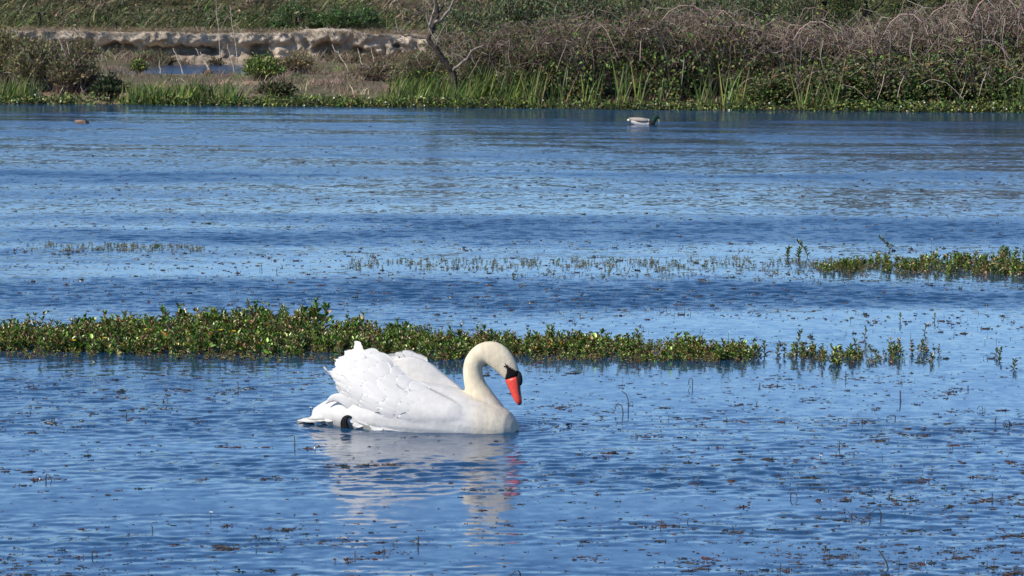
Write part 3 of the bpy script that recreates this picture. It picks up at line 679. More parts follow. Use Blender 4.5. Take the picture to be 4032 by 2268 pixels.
# ---- brambles: arching canes, tangled twigs, leaves low down
def bramble_mesh(w, h, dep, ncane, ntw, nleaf, pale, leafh):
    canes, twigs, foliage = MB(), MB(), MB()
    N = ncane; K = 9; t = np.linspace(0, 1, K)[None, :, None]
    b0 = np.stack([rng.uniform(-.45, .45, N) * w, rng.uniform(-.3, .4, N) * dep, np.full(N, -.1)], 1)
    ang = rng.uniform(0, 6.28, N); reach = rng.uniform(.25, .75, N)
    top = b0 + np.stack([np.cos(ang) * reach * w * .4, np.sin(ang) * reach * dep * .35 - dep * .12, h * rng.uniform(1.0, 1.75, N)], 1)
    end = b0 + np.stack([np.cos(ang) * reach * w * .9, np.sin(ang) * reach * dep * .6 - dep * .22, h * rng.uniform(.05, .75, N)], 1)
    P = b0[:, None] * (1 - t) ** 2 + top[:, None] * 2 * t * (1 - t) + end[:, None] * t ** 2
    P[:, 1:] += rng.normal(0, .035, P[:, 1:].shape)
    r = (np.where(rng.uniform(0, 1, N) < .2, rng.uniform(.011, .017, N), rng.uniform(.005, .010, N))[:, None] * np.linspace(1, .45, K)[None])
    canes.tubes(P, r, mix([(GRY, 3 * pale + .3), (MAUVE, 3), (BRN, 1.5), ((.42, .36, .30), .8 * pale)], N, .25, .06), 4)
    N = ntw; K = 5; t = np.linspace(0, 1, K)[None, :, None]
    th = rng.uniform(0, np.pi, N); ph = rng.uniform(-1, 1, N); rad = rng.uniform(.45, 1.0, N) ** .6 * (.62 + .65 * fbm(th * 2.2 + w * 7, ph * 1.6 + h * 5, 17, 3))
    c = np.stack([np.cos(th) * rad * w * .52, ph * dep * .42 * rad - dep * .05, np.clip(np.sin(th) * rad, .03, 1) * h * (1 - .25 * ph ** 2)], 1)
    lowf = np.clip(1 - c[:, 2] / (.45 * h), 0, 1); keep = rng.uniform(0, 1, N) > .75 * lowf; c[:, 1] += dep * .45 * lowf; c = c[keep]; N = len(c)
    nc_ = 95; cc = c[:nc_]; ci_ = rng.integers(0, nc_, N); dd = rng.normal(0, 1, (N, 3)) * [1, .8, .8]; rr_ = rng.uniform(.02, .34, N)[:, None]; dd /= np.linalg.norm(dd, axis=1, keepdims=True)
    tu_ = rng.uniform(0, 1, N) < .72; c = np.where(tu_[:, None], cc[ci_] + dd * rr_, c); c[:, 2] = np.clip(c[:, 2], .03, h * 1.05)
    d = np.where(tu_[:, None], dd + rdir(N) * .6, rdir(N, -.05)); d /= np.linalg.norm(d, axis=1, keepdims=True); L = rng.uniform(.10, .42, N)[:, None, None]; cv = rdir(N, -.5)[:, None] * rng.uniform(.1, .55, N)[:, None, None]
    P = c[:, None] + d[:, None] * (t - .5) * L + cv * L * (t - .5) ** 2 * 2 + rng.normal(0, .006, (N, K, 3))
    hi = np.clip(c[:, 2] / h, 0, 1)
    C = mix([(MAUVE, 2.4), (GRY, .3 + 1.8 * pale), (BRN, 1.8), ((.045, .037, .03), 3.2 - 2.2 * pale), (OLV, 1.6)], N, .35, .06)
    twigs.tubes(P, rng.uniform(.0035, .0075, N)[:, None] * np.linspace(1, .5, K)[None], C, 3)
    N = nleaf
    th = rng.uniform(0, np.pi, N); ph = rng.uniform(-1, .8, N); rad = rng.uniform(.6, 1.0, N)
    z = np.clip(np.sin(th) * rad * h * rng.uniform(.2, 1.25, N), .02, h) * np.where(rng.uniform(0, 1, N) < .95, leafh, 1)
    P = np.stack([np.cos(th) * rad * w * .52, ph * dep * .42 - dep * .10 * (1 - z / h), z], 1)
    foliage.leaves(P, rdir(N, -.1), rdir(N, .7) + [0, -.5, .3], rng.uniform(.045, .10, N), rng.uniform(.035, .07, N), mix([(GRN, 3), (DGR, 3), (OLV, 3), ((.17, .20, .05), 1.5), ((.18, .10, .03), .3)], N, .35))
    return canes.mesh('canes', M_wood), twigs.mesh('twigs', M_wood), foliage.mesh('foliage', M_leaf)
BR = [bramble_mesh(3.0, 1.6, 2.2, 34, 3300, 2000, .4, .85), bramble_mesh(2.8, 1.55, 2.0, 28, 2900, 2000, .1, .9), bramble_mesh(3.2, 1.65, 2.2, 48, 3800, 2600, .9, .55), bramble_mesh(2.6, 1.3, 1.8, 24, 1400, 4200, .6, .95)]
def bramble(px, off, v, s, label):
    y = 67.9 + off; s = (s[0], s[1] * .94); x = ground(px, 420)[0] * y / ground(px, 420)[1]
    root = empty('bramble_bush', (x, y, max(0, float(hgt(x, y))) - .05), label, 'bush', 'bramble bushes on the right bank')
    for nm, me in zip(('canes', 'twigs', 'foliage'), BR[v]): link(nm, me, root)
    root.scale = (s[0], 1, s[1]); root.rotation_euler.z = random.choice((0, math.pi)) * 0 + random.uniform(-.3, .3)
BL = 'tangled brown bramble bush leaning over the water'
for px, off, v, s, lb in [(1960, 2.3, 1, (.7, .82), 'rounded dark bramble bush right behind the bare tree trunk'), (1740, 4.5, 1, (.75, .55), 'small brown bramble bush between the bluff end and the bare tree'), (2180, 1.3, 1, (.8, .98), 'low dark bramble bush next to the bare tree'), (2480, 1.5, 1, (1, 1.18), BL), (2850, 1.5, 0, (.95, 1.2), BL), (3200, 1.6, 2, (1, 1.02), 'leafy bramble bush with pale canes above green leaves'), (3560, 1.5, 2, (1.0, 1.12), 'leafy bramble bush with pale canes above green leaves'), (3900, 1.6, 2, (1.05, 1.38), 'leafy bramble bush with pale canes above green leaves'),
                          (4250, 1.7, 2, (1, 1.5), 'leafy bramble bush with pale canes above green leaves'), (3420, .75, 3, (1.0, .78), 'low green bramble skirt trailing to the water edge'), (3760, .75, 3, (1.0, .85), 'low green bramble skirt trailing to the water edge'), (3120, .8, 3, (.8, .6), 'low green bramble skirt trailing to the water edge'), (4020, .8, 3, (.8, .75), 'low green bramble skirt trailing to the water edge'),
                          (2020, 3.6, 1, (1, .72), 'brown bramble bush behind the bare tree'), (2300, 4.2, 0, (1.1, .76), 'tall bramble bush at the back of the thicket'), (2680, 4.2, 2, (1.1, .86), 'tall bramble bush at the back of the thicket'), (3080, 4.4, 0, (1.0, .66), 'tall bramble bush at the back of the thicket'), (3720, 4.4, 2, (1.1, .86), 'tall bramble bush at the back of the thicket'), (4080, 4.4, 2, (1.1, 1.05), 'tall bramble bush at the back of the thicket')]:
    bramble(px, off, v, s, lb)

# ---- bare tree
def branch_mesh(name, pts, r0, r1, n=14, sides=8, C=(.11, .09, .075), wob=.012):
    P = curve(pts, n); P[1:-1] += rng.normal(0, wob, (n - 2, 3)); r = np.linspace(r0, r1, n) * rng.uniform(.9, 1.1, n)
    mb = MB(); mb.tubes(P[None], r[None], np.array([C]), sides); return mb.mesh(name, M_bark)
YT = 68.9
b0 = onplane(1800, 330, YT); b0[2] = float(hgt(b0[0], YT)) - .05
tree = empty('bare_tree', b0, 'leaning leafless dark tree with forked pale branches beside the spit', 'tree')
def tp(px, py, dy=0): return onplane(px, py, YT + dy) - b0
tr = link('trunk', branch_mesh('trunk', [np.zeros(3), tp(1785, 300), tp(1750, 240, -.05), tp(1715, 190, -.1), tp(1690, 155, -.1), tp(1702, 120, -.1), tp(1714, 80, -.05), tp(1722, 40, 0), tp(1716, 10, 0), tp(1708, -30, .1)], .08, .024, 30, 9, (.07, .058, .05)), tree)
for pts, r0, c in [([tp(1780, 280), tp(1800, 262, -.2), tp(1830, 238, -.3), tp(1862, 196, -.4), tp(1905, 178, -.5)], .036, (.26, .22, .19)),
                   ([tp(1690, 155, -.1), tp(1660, 146, .1), tp(1600, 140, .2), tp(1560, 128, .3)], .036, (.12, .10, .085)),
                   ([tp(1714, 90, -.05), tp(1735, 78, -.2), tp(1752, 52, -.3), tp(1775, 26, -.35), tp(1788, -20, -.4)], .036, (.30, .26, .22)),
                   ([tp(1700, 130, -.1), tp(1692, 90, -.2), tp(1706, 60, -.25), tp(1712, 20, -.3), tp(1698, -30, -.3)], .030, (.28, .24, .20)),
                   ([tp(1718, 60, 0), tp(1742, 30, .1), tp(1760, -10, .2), tp(1790, -40, .2)], .028, (.14, .12, .10)),
                   ([tp(1700, 110, -.1), tp(1676, 60, .1), tp(1672, 10, .2), tp(1650, -40, .2)], .022, (.16, .13, .11)),
                   ([tp(1705, 150, -.1), tp(1724, 140, -.2), tp(1722, 170, -.25), tp(1712, 182, -.2)], .012, (.28, .23, .19)),
                   ([tp(1765, 262, -.05), tp(1782, 230, -.15), tp(1784, 195, -.2), tp(1776, 176, -.2)], .012, (.3, .25, .22))]:
    br = link('branch', branch_mesh('branch', pts, r0, r0 * .3, 12, 6, c), tree)
    e = np.array(pts[-1]); mbt = MB(); N = 9; K = 5; t = np.linspace(0, 1, K)[None, :, None]
    st = np.array([pts[1]]) + rng.uniform(0, 1, (N, 1)) * (e - np.array(pts[1])); d = rdir(N, .8)
    Pt = st[:, None] + d[:, None] * t * rng.uniform(.15, .45, N)[:, None, None] + rng.normal(0, .01, (N, K, 3)); Pt[:, 0] = st
    mbt.tubes(Pt, np.tile(np.linspace(.006, .003, K), (N, 1)), mix([(GRY, 2), (BRN, 1)], N, .2, .05), 3)
    link('twigs', mbt.mesh('twigs', M_wood), br)

# ---- shrubs
def shrub(name, px, y, w, h, dep, nleaf, pal, label, cat='shrub', ntw=160, lsz=(.05, .09), wisp=.3, base_py=None, group=None):
    x = ground(px, 420)[0] * y / ground(px, 420)[1]; z0 = max(0, float(hgt(x, y)))
    root = empty(name, (x, y, z0 - .03), label, cat, group); N = ntw; K = 6; t = np.linspace(0, 1, K)[None, :, None]
    b = np.stack([rng.normal(0, .16, N) * w, rng.normal(0, .12, N) * dep, np.zeros(N)], 1)
    a = rng.uniform(0, 6.28, N); rr = np.sqrt(rng.uniform(0, 1, N))
    e = np.stack([np.cos(a) * rr * w * .5, np.sin(a) * rr * dep * .5, h * (1 - .55 * rr ** 2) * rng.uniform(.65, 1.12, N)], 1)
    P = b[:, None] * (1 - t) + e[:, None] * t + np.array([0, 0, 1]) * (t * (1 - t)) * h * .25 + rng.normal(0, .015, (N, K, 3))
    m1 = MB(); m1.tubes(P, rng.uniform(.004, .010, N)[:, None] * np.linspace(1, .4, K)[None], mix([(BRN, 2), (GRY, 1.5), ((.07, .055, .045), 2)], N, .2, .05), 3)
    link('stems', m1.mesh('stems', M_wood), root)
    i = rng.integers(0, N, nleaf); tt = rng.uniform(.25, 1.0, nleaf)[:, None] ** .7
    Q = b[i] * (1 - tt) + e[i] * tt + np.array([0, 0, 1]) * tt * (1 - tt) * h * .25 + rng.normal(0, wisp * .12, (nleaf, 3)) * [w, dep, h]
    Q[:, 2] = np.maximum(Q[:, 2], .02); d = (e[i] - b[i]); d = d / np.linalg.norm(d, axis=1, keepdims=True) + rdir(nleaf) * .8
    m2 = MB(); m2.leaves(Q, d, rdir(nleaf, .6) + [0, -.4, 0], rng.uniform(*lsz, nleaf), rng.uniform(*lsz, nleaf) * .5, mix(pal, nleaf, .35))
    link('foliage', m2.mesh('foliage', M_leaf), root)
    return root
shrub('shrub', 150, 70.2, 1.35, 1.05, 1.2, 2300, [((.19, .18, .08), 4), (OLV, 2), (BRN, 1), (GRN, 1.5)], 'straggly olive brown shrub on the spit', ntw=420)
shrub('shrub', 290, 69.8, 1.1, .85, 1.0, 1900, [((.19, .18, .08), 3), (OLV, 2), (BRN, 1.5), (DGR, 1)], 'straggly olive brown shrub with bare twigs beside the dark bush', ntw=420)
shrub('shrub', 430, 69.0, .75, .52, .8, 1300, [(DGR, 5), ((.02, .03, .012), 3), (OLV, .8)], 'low dark bush at the tip of the bare mud', ntw=160)
shrub('shrub', 20, 72.5, 1.5, 1.3, 1.2, 1500, [((.19, .19, .05), 2), (OLV, 3), (GRN, 1)], 'yellowish shrub at the root of the spit', ntw=200)
shrub('shrub', 1035, 79.0, 1.0, .62, .9, 1500, [((.13, .19, .035), 4), (YGR, 2), (GRN, 2)], 'fresh green bush standing alone on the bare spit', ntw=140)
shrub('shrub', 1090, 69.3, .85, .33, .5, 900, [(DGR, 3), (OLV, 2), ((.08, .06, .045), 2)], 'dark low bush below the fresh green bush', ntw=120)
shrub('shrub', 770, 69.2, .65, .26, .5, 450, [(DGR, 3), (OLV, 2), (GRN, 1)], 'small dark bush behind the short reeds', ntw=70)
shrub('shrub', 545, 86.0, .45, .5, .4, 380, [(GRN, 3), (YGR, 1), (OLV, 1)], 'small green sapling in front of the eroded bluff', ntw=40)
shrub('shrub', 1175, 88.0, 1.0, .62, .6, 500, [((.25, .20, .06), 3), (OLV, 2), (TAN, 1.5)], 'dry yellow bush against the eroded bluff', ntw=140)
shrub('shrub', 300, 100, 1.5, .75, .9, 900, [(OLV, 3), ((.22, .20, .07), 2), (BRN, 1)], 'dry olive bush at the left end of the bluff', ntw=160)
shrub('shrub', 1500, 80.0, 1.4, .50, 1.0, 700, [(OLV, 3), (BRN, 3), (GRN, 1)], 'low brown scrub between the bluff and the bare tree', ntw=260)
shrub('shrub', 1640, 72.5, 1.3, .62, 1.0, 900, [(OLV, 3), (BRN, 2), (GRN, 1.5)], 'brown scrub at the foot of the bare tree', ntw=320)
shrub('shrub', 1800, 74.5, 1.7, .95, 1.2, 1600, [(OLV, 3), (BRN, 2), (GRN, 2)], 'mixed green and brown scrub behind the bare tree', ntw=380)
for px, w, h in [(1150, 1.15, 1.0), (1240, .7, .55), (1330, 1.1, .85), (1425, 1.1, .8), (1090, .9, .35)]:
    shrub('green_shrub', px, 107.6 + random.uniform(-.2, .5), w * 1.2, h, 1.0, 1500, [((.06, .14, .035), 4), ((.10, .18, .06), 2), (DGR, 2)], 'bright green shrub growing on top of the eroded bluff', ntw=110, group='green shrubs on the bluff')
for px in (1850, 2050, 2280, 2520, 2760, 3000, 3200):
    shrub('willow_scrub', px, 100 + random.uniform(-3, 3), 2.4, 1.5, 1.5, 2200, [((.09, .14, .055), 4), ((.14, .17, .09), 2), (OLV, 1.5)], 'pale green willow scrub rising behind the brambles', ntw=200, lsz=(.06, .12), group='willow scrub behind the brambles')
for k, px in enumerate((205, 470, 655, 850, 1000, 1120, 1290, 1390, 1480, 1560, 1640, 1720)):
    shrub('dry_bush', px, 103.2 + random.uniform(-.6, .7), random.uniform(.5, 1.0), random.uniform(.18, .42), .4, 200, [(OLV, 3), (BRN, 3), ((.20, .17, .07), 1.5), (GRN, .7)], 'low dry bush growing against the foot of the eroded bluff', ntw=120, group='dry bushes under the bluff')
# yellow-green tuft on the bluff rim and fringe of turf
shrub('shrub', 45, 104.0, .9, .75, .6, 600, [((.30, .26, .06), 3), (YGR, 2)], 'yellow flowering bush on the left bluff rim', ntw=60)
shrub('shrub', 322, 104.0, .6, .5, .5, 500, [((.20, .20, .05), 3), (OLV, 2)], 'small yellow-green bush on the bluff rim beside a dark post', ntw=50)

# ---- trees behind the brambles, only their trunks and lower crowns show
def small_tree(px, y, h, label, lean=0):
    x = ground(px, 420)[0] * y / ground(px, 420)[1]; z0 = float(hgt(x, y)); root = empty('tree', (x, y, z0 - .1), label, 'tree', 'trees behind the brambles')
    link('trunk', branch_mesh('trunk', [np.zeros(3), np.array([.03 + lean * .3, 0, h * .3]), np.array([lean, .05, h * .62]), np.array([lean * 1.5, 0, h])], .07, .02, 14, 8, (.05, .04, .032)), root)
    for k in range(5):
        zz = h * random.uniform(.3, .8); a = random.uniform(0, 6.28); L = random.uniform(.4, .9)
        s0 = np.array([lean * zz / h, 0, zz]); link('limb', branch_mesh('limb', [s0, s0 + [math.cos(a) * L * .5, math.sin(a) * L * .5, .25], s0 + [math.cos(a) * L, math.sin(a) * L, .6]], .03, .008, 8, 6, (.05, .04, .032)), root)
    N = 2600; c = rng.normal(0, 1, (24, 3)) * [.55, .5, .42] + [lean, 0, h * .75]; i = rng.integers(0, 24, N)
    Q = c[i] + rng.normal(0, .16, (N, 3)); Q[:, 2] = np.maximum(Q[:, 2], h * .28)
    m = MB(); m.leaves(Q, rdir(N, -.5), rdir(N, .5), rng.uniform(.05, .10, N), rng.uniform(.025, .045, N), mix([((.10, .13, .04), 3), ((.17, .16, .04), 2), (DGR, 2)], N, .35)); link('crown', m.mesh('crown', M_leaf), root)
for k, (px, y, h) in enumerate([(3235, 84, 2.3), (3335, 86, 2.5), (3400, 84, 2.4), (3600, 87, 2.6), (3680, 86, 2.3), (3880, 88, 2.5)]):
    small_tree(px, y, h, 'small dark-trunked tree standing behind the brambles', random.uniform(-.2, .2))

# ---- scrubby hillside: wind-combed grass and herbs nobody could count
mb = MB(); N = 42000
cx = rng.uniform(-24, 24, 1500); cy = rng.uniform(0, 1, 1500); cx2, cy2 = rng.uniform(-24, 24, 1500), rng.uniform(0, 1, 1500) ** 1.3; ci = rng.integers(0, 1500, N)
x = cx[ci] + rng.normal(0, .16, N); y = 107.3 + 13 * np.clip(cy[ci] + rng.normal(0, .012, N), 0, 1) ** 1.1
z = hgt(x, y) - .05; d = np.stack([rng.normal(.55, .35, N), rng.normal(-.15, .25, N), np.ones(N)], 1)
pat = fbm(x * .5, y * .5, 91); hgrad = np.clip((z - 1.0) / 1.0, 0, 1)
Cg = mix([(OLV, 3), ((.12, .14, .06), 2), (GRN, 1)], N, .3); Cb = mix([((.24, .175, .125), 3), ((.17, .12, .09), 2), ((.33, .27, .19), 1.2), (OLV, 1.2)], N, .3)
w_ = np.clip(hgrad * .9 + (pat - .5) * 1.6 - .15, 0, 1)[:, None]; w_ = w_ * (1 - .6 * sstep(-1.5, 2, x))[:, None]
C = np.where(rng.uniform(0, 1, 1500)[ci][:, None] < w_, Cb, Cg) * rng.lognormal(0, .35, 1500)[ci][:, None]
mb.blades(np.stack([x, y, z], 1), d, rng.uniform(.3, .85, N), rng.uniform(.02, .06, N), rng.uniform(.1, .9, N), C, 3, lean=np.array([.6, 0, 0]))
N = 26000; ci = rng.integers(0, 1500, N); x = cx2[ci] + rng.normal(0, .22, N); y = 107.3 + 13 * np.clip(cy2[ci] + rng.normal(0, .014, N), 0, 1) ** 1.1
P = np.stack([x, y, hgt(x, y) + rng.uniform(.02, .6, N)], 1)
hg = np.clip((P[:, 2] - 1.2) / .9, 0, 1); br = rng.uniform(0, 1, 1500)[ci] < np.where(x < 0, .15 + .55 * hg, .2)
C = np.where(br[:, None], mix([((.20, .145, .11), 3), ((.12, .09, .07), 2), ((.28, .23, .16), 1)], N, .3), mix([((.07, .09, .035), 3), ((.11, .13, .05), 3), (DGR, 3)], N, .3)) * rng.lognormal(0, .35, 1500)[ci][:, None]
mb.leaves(P, rdir(N, .2) + [.5, 0, 0], rdir(N, .6), rng.uniform(.08, .20, N), rng.uniform(.03, .06, N), C)
tag(link('hillside_scrub', mb.mesh('hillside_scrub', M_leaf)), 'wind-combed olive and brown scrub covering the slope behind the bluff', 'scrub', kind='stuff')
# ---- dry grass and herbs on the spit and under the scrub
mb = MB(); N = 34000
cx = rng.uniform(-13, 4, 900); ci = rng.integers(0, 900, N); cyy = rng.uniform(0, 1, 900)
x = cx[ci] + rng.normal(0, .14, N); y = 68.2 + 36 * np.clip(cyy[ci] + rng.normal(0, .008, N), 0, 1) ** 1.8; k = (hgt(x, y) > .06) & (rng.uniform(0, 1, N) < sstep(.40, .58, fbm(x * .7, y * .4, 95)) * .9 + .12)
x, y, ci = x[k], y[k], ci[k]; N = len(x)
mb.blades(np.stack([x, y, hgt(x, y) - .02], 1), np.stack([rng.normal(.1, .4, N), rng.normal(0, .3, N), np.ones(N)], 1), rng.uniform(.06, .30, N), rng.uniform(.010, .026, N), rng.uniform(.2, .9, N),
          mix([(OLV, 3), (BRN, 4), (TAN, 1.6), (GRN, .6)], 900, .4)[ci] * rng.lognormal(0, .25, N)[:, None], 3)
N = 9000; cx = rng.uniform(-15, 2.5, 260); cy = 100.5 + 4.0 * rng.uniform(0, 1, 260); ci = rng.integers(0, 260, N); x = cx[ci] + rng.normal(0, .12, N); y = cy[ci] + rng.normal(0, .1, N)
z = np.where((x > XI0) & (x < XI1 + .3), .0, hgt(x, y)) - .03; k = (z > -.01) | (y > 104.0); x, y, z, ci = x[k], y[k], z[k], ci[k]; N = len(x)
mb.blades(np.stack([x, y, z], 1), np.stack([rng.normal(.1, .4, N), rng.normal(-.1, .3, N), np.ones(N)], 1), rng.uniform(.15, .55, N), rng.uniform(.012, .03, N), rng.uniform(.2, .9, N), mix([(OLV, 3), (BRN, 3), (TAN, 2.5), (GRN, .8)], 260, .35)[ci] * rng.lognormal(0, .25, N)[:, None], 4)
tag(link('dry_grass', mb.mesh('dry_grass', M_leaf)), 'thin dry grass and herbs scattered over the spit', 'grass', kind='stuff')
# ---- turf fringe hanging over the bluff rim
mb = MB(); N = 9000
x = rng.uniform(-16, 3, N); y = 105.0 + .5 * (fbm(x * .5, 0 * x, 61) - .5) + rng.uniform(-.15, .9, N)
mb.blades(np.stack([x, y, np.full(N, .93)], 1), np.stack([rng.normal(.1, .5, N), rng.normal(-.35, .3, N), rng.uniform(.2, 1, N)], 1), rng.uniform(.08, .36, N), rng.uniform(.015, .035, N), rng.uniform(.4, 1.4, N),
          mix([(TAN, 4), ((.40, .33, .22), 3), (OLV, 1)], N, .25), 3)
tag(link('turf_fringe', mb.mesh('turf_fringe', M_leaf)), 'dry pale turf hanging over the rim of the bluff', 'grass', kind='stuff')
# ---- leaning dead stems in front of the bluff
def dead_stem(p0, p1, y0, y1, r, label):
    a = onplane(*p0, y0); a[2] = max(float(hgt(a[0], y0)), 0) - .02; b = onplane(*p1, y1)
    m = branch_mesh('dead_stem', [np.zeros(3), (b - a) * .4 + [.02, 0, .01], (b - a) * .75, b - a], r, r * .5, 10, 5, (.36, .31, .26), .008)
    o = link('dead_stem', m); o.location = a; tag(o, label, 'stem', 'bare dead stems by the bluff')
LB = 'thin pale dead stem leaning in front of the bluff'
for p0, p1 in [((722, 282), (682, 190)), ((828, 275), (788, 205)), ((838, 270), (770, 190)), ((925, 275), (896, 175)), ((1374, 275), (1308, 175)), ((1428, 265), (1408, 190)), ((1478, 250), (1460, 180)), ((630, 300), (628, 245)),
               ((935, 180), (905, 20)), ((868, 170), (850, -10)), ((282, 300), (245, 170)), ((305, 290), (262, 165)), ((300, 280), (230, 150))]:
    yy = 90 if p0[1] > 240 else 103.5
    if p0[0] < 400: yy = 74
    dead_stem(p0, p1, yy, yy + .5, .014 if yy < 80 else .018, LB if p0[0] > 400 else 'thin pale dead stem standing in the brown shrub on the spit')
# ---- dark posts on the rim
for px, p0, p1 in [(155, 95, 48), (345, 132, 86), (455, 132, 84)]:
    b = onplane(px, p0, 107.5); b[2] = float(hgt(b[0], 107.5)) - .2
    t = onplane(px + (4 if px == 345 else 0), p1, 107.5)
    Pp = np.linspace(b, t, 6); mbp = MB(); mbp.tubes((Pp - b)[None] + rng.normal(0, .006, (1, 6, 3)), np.array([[.06, .058, .055, .055, .05, .035]]), np.array([[.04, .035, .03]]), 8)
    o = link('fence_post', mbp.mesh('fence_post', M_post)); o.location = b
    tag(o, 'dark weathered fence post on the slope above the bluff', 'post', 'fence posts above the bluff')
# ---- clods on the spit
def clod(px, y, w, h, c, label):
    x = ground(px, 420)[0] * y / ground(px, 420)[1]; th, ph = np.meshgrid(np.linspace(0, 2 * np.pi, 14, endpoint=False), np.linspace(.05, np.pi * .62, 7))
    n = 1 + .5 * (fbm(np.cos(th) * 2 + 5, ph * 2 + np.sin(th) * 2, int(px)) - .5)
    V = np.stack([np.cos(th) * np.sin(ph) * w * n, np.sin(th) * np.sin(ph) * w * .7 * n, np.cos(ph) * h * n], -1).reshape(-1, 3)
    i = (np.arange(6) * 14)[:, None] + np.arange(14)[None]; j = (np.arange(6) * 14)[:, None] + ((np.arange(14) + 1) % 14)[None]
    me = make_mesh('earth_clod', V, np.stack([i, j, j + 14, i + 14], -1).reshape(-1, 4), [[0, k, k + 1] for k in range(1, 13)], M_soil, np.tile(c, (len(V), 1)))
    o = link('earth_clod', me); o.location = (x, y, float(hgt(x, y)) + .01); tag(o, label, 'clod')
clod(820, 86.8, .11, .07, (.16, .085, .06), 'reddish brown earth clod at the edge of the inlet')
clod(1150, 85.5, .16, .10, (.10, .075, .055), 'dark earth clod beside the fresh green bush')
clod(150, 69.0, .16, .12, (.22, .17, .14), 'grey brown lump of mud under the olive shrub')

# ------------------------------------------------------------------ plants in the water
def water_plant(h, nst, nleaf, spread, lsz=(.030, .050), brown=.12, tall=False):
    st, lf = MB(), MB(); K = 4; t = np.linspace(0, 1, K)[None, :, None]
    b = np.stack([rng.normal(0, spread, nst), rng.normal(0, spread, nst), np.full(nst, -.03)], 1)
    hh = h * rng.uniform(.45, 1.05, nst) if not tall else h * np.linspace(1, .5, nst)
    e = b + np.stack([rng.normal(0, .28, nst) * hh, rng.normal(0, .28, nst) * hh, hh + .03], 1)
    P = b[:, None] * (1 - t) + e[:, None] * t + (rng.normal(0, .12, (nst, 1, 3)) * hh[:, None, None]) * t * (1 - t)
    st.tubes(P, np.tile(np.linspace(.0028, .0016, K), (nst, 1)), mix([((.28, .12, .07), 2), ((.20, .14, .06), 1), (GRN, .6)], nst, .25, .06), 3)
    for k in range(nst):
        n = max(4, int(nleaf / nst * hh[k] / h * 1.3)); tt = np.sort(rng.uniform(.12, 1, n)) ** .8; tt[-3:] = 1
        p = b[k] * (1 - tt[:, None]) + e[k] * tt[:, None]
        a = np.arange(n) * 2.4 + rng.uniform(0, 6); up = .35 + 1.1 * tt + rng.normal(0, .3, n)
        d = np.stack([np.cos(a), np.sin(a), up], 1)
        nr = np.stack([-np.cos(a) * .7, -np.sin(a) * .7, np.full(n, .8)], 1) + rng.normal(0, .35, (n, 3))
        L = rng.uniform(*lsz, n) * (1.15 - .35 * tt)
        lf.leaves(p, d, nr, L, L * rng.uniform(.38, .55, n), mix([((.075, .145, .018), 3), ((.13, .22, .035), 3.4), ((.25, .28, .09), 2.0), ((.34, .24, .13), brown * 6), ((.22, .11, .055), brown * 5), ((.32, .26, .04), .6)], n, .42))
    return st.mesh('stems', M_wood), lf.mesh('leaves', M_gloss)
WP_T = [water_plant(.14, 4 + k % 4, 60 + 12 * (k % 4), .045, ((.028, .046), (.034, .056), (.038, .064))[k % 3], (.08, .3, .15)[k % 3]) for k in range(10)]
WP_M = [water_plant(.095, 4 + k % 4, 56 + 10 * (k % 4), .055, ((.026, .042), (.034, .056), (.030, .050))[k % 3], (.35, .1, .2)[k % 3]) for k in range(10)]
WP_S = [water_plant(.045, 4, 26, .04, (.018, .032), .5) for _ in range(8)]
def put_plant(px, py, var, s, label, group, name='water_plant'):
    g = ground(px, py); root = empty(name, (g[0], g[1], 0), label, 'water plant', group)
    me = random.choice(var); link('stems', me[0], root); link('leaves', me[1], root)
    root.scale = (s, s, s * random.uniform(.9, 1.15)); root.rotation_euler.z = random.uniform(0, 6.28)
    return root
# the raft behind the swan: front and back edge (py) and plant height along it
def raft(px):
    f = np.interp(px, [0, 300, 650, 900, 1400, 2000, 2500, 2900], [1392, 1396, 1402, 1404, 1410, 1415, 1414, 1408])
    b = np.interp(px, [0, 300, 650, 900, 1200, 1400, 1700, 2000, 2500, 2900], [1318, 1310, 1285, 1275, 1275, 1300, 1345, 1350, 1360, 1385])
    h = np.interp(px, [0, 400, 650, 1200, 1500, 2000, 2500, 2900], [.85, .9, 1.05, 1.05, .85, .78, .75, .75])
    return f, b, h
spots = []
for k in range(720):
    px = -60 + 2980 * random.random() ** 1.08; f, b, h = raft(px)
    if px > 2000 and random.random() < .62 * (px - 2000) / 950: continue
    if px > 1450 and vnoise(px / 28.0, 3.3, 7) < .05 + .5 * (px - 1450) / 1500: continue
    if vnoise(px / 38.0, 12.7, 8) < .16: continue
    f += 44 * (fbm(px / 45.0, 1.5, 19) - .55); h *= (.55 + .8 * float(fbm(px / 60.0, 8.5, 23))) * (1.15 if random.random() < .08 else random.uniform(.75, 1.0)); spots.append((px, f + (b - f) * random.random() ** .8, h))
spots.sort(key=lambda s: -s[1])
own, rest = spots[:260], spots[260:]
for px, py, h in own:
    put_plant(px, py, WP_T if random.random() < .45 * h else WP_M, h * random.uniform(.75, 1.15), 'leafy green water plant in the dense raft behind the swan', 'plants of the raft behind the swan')
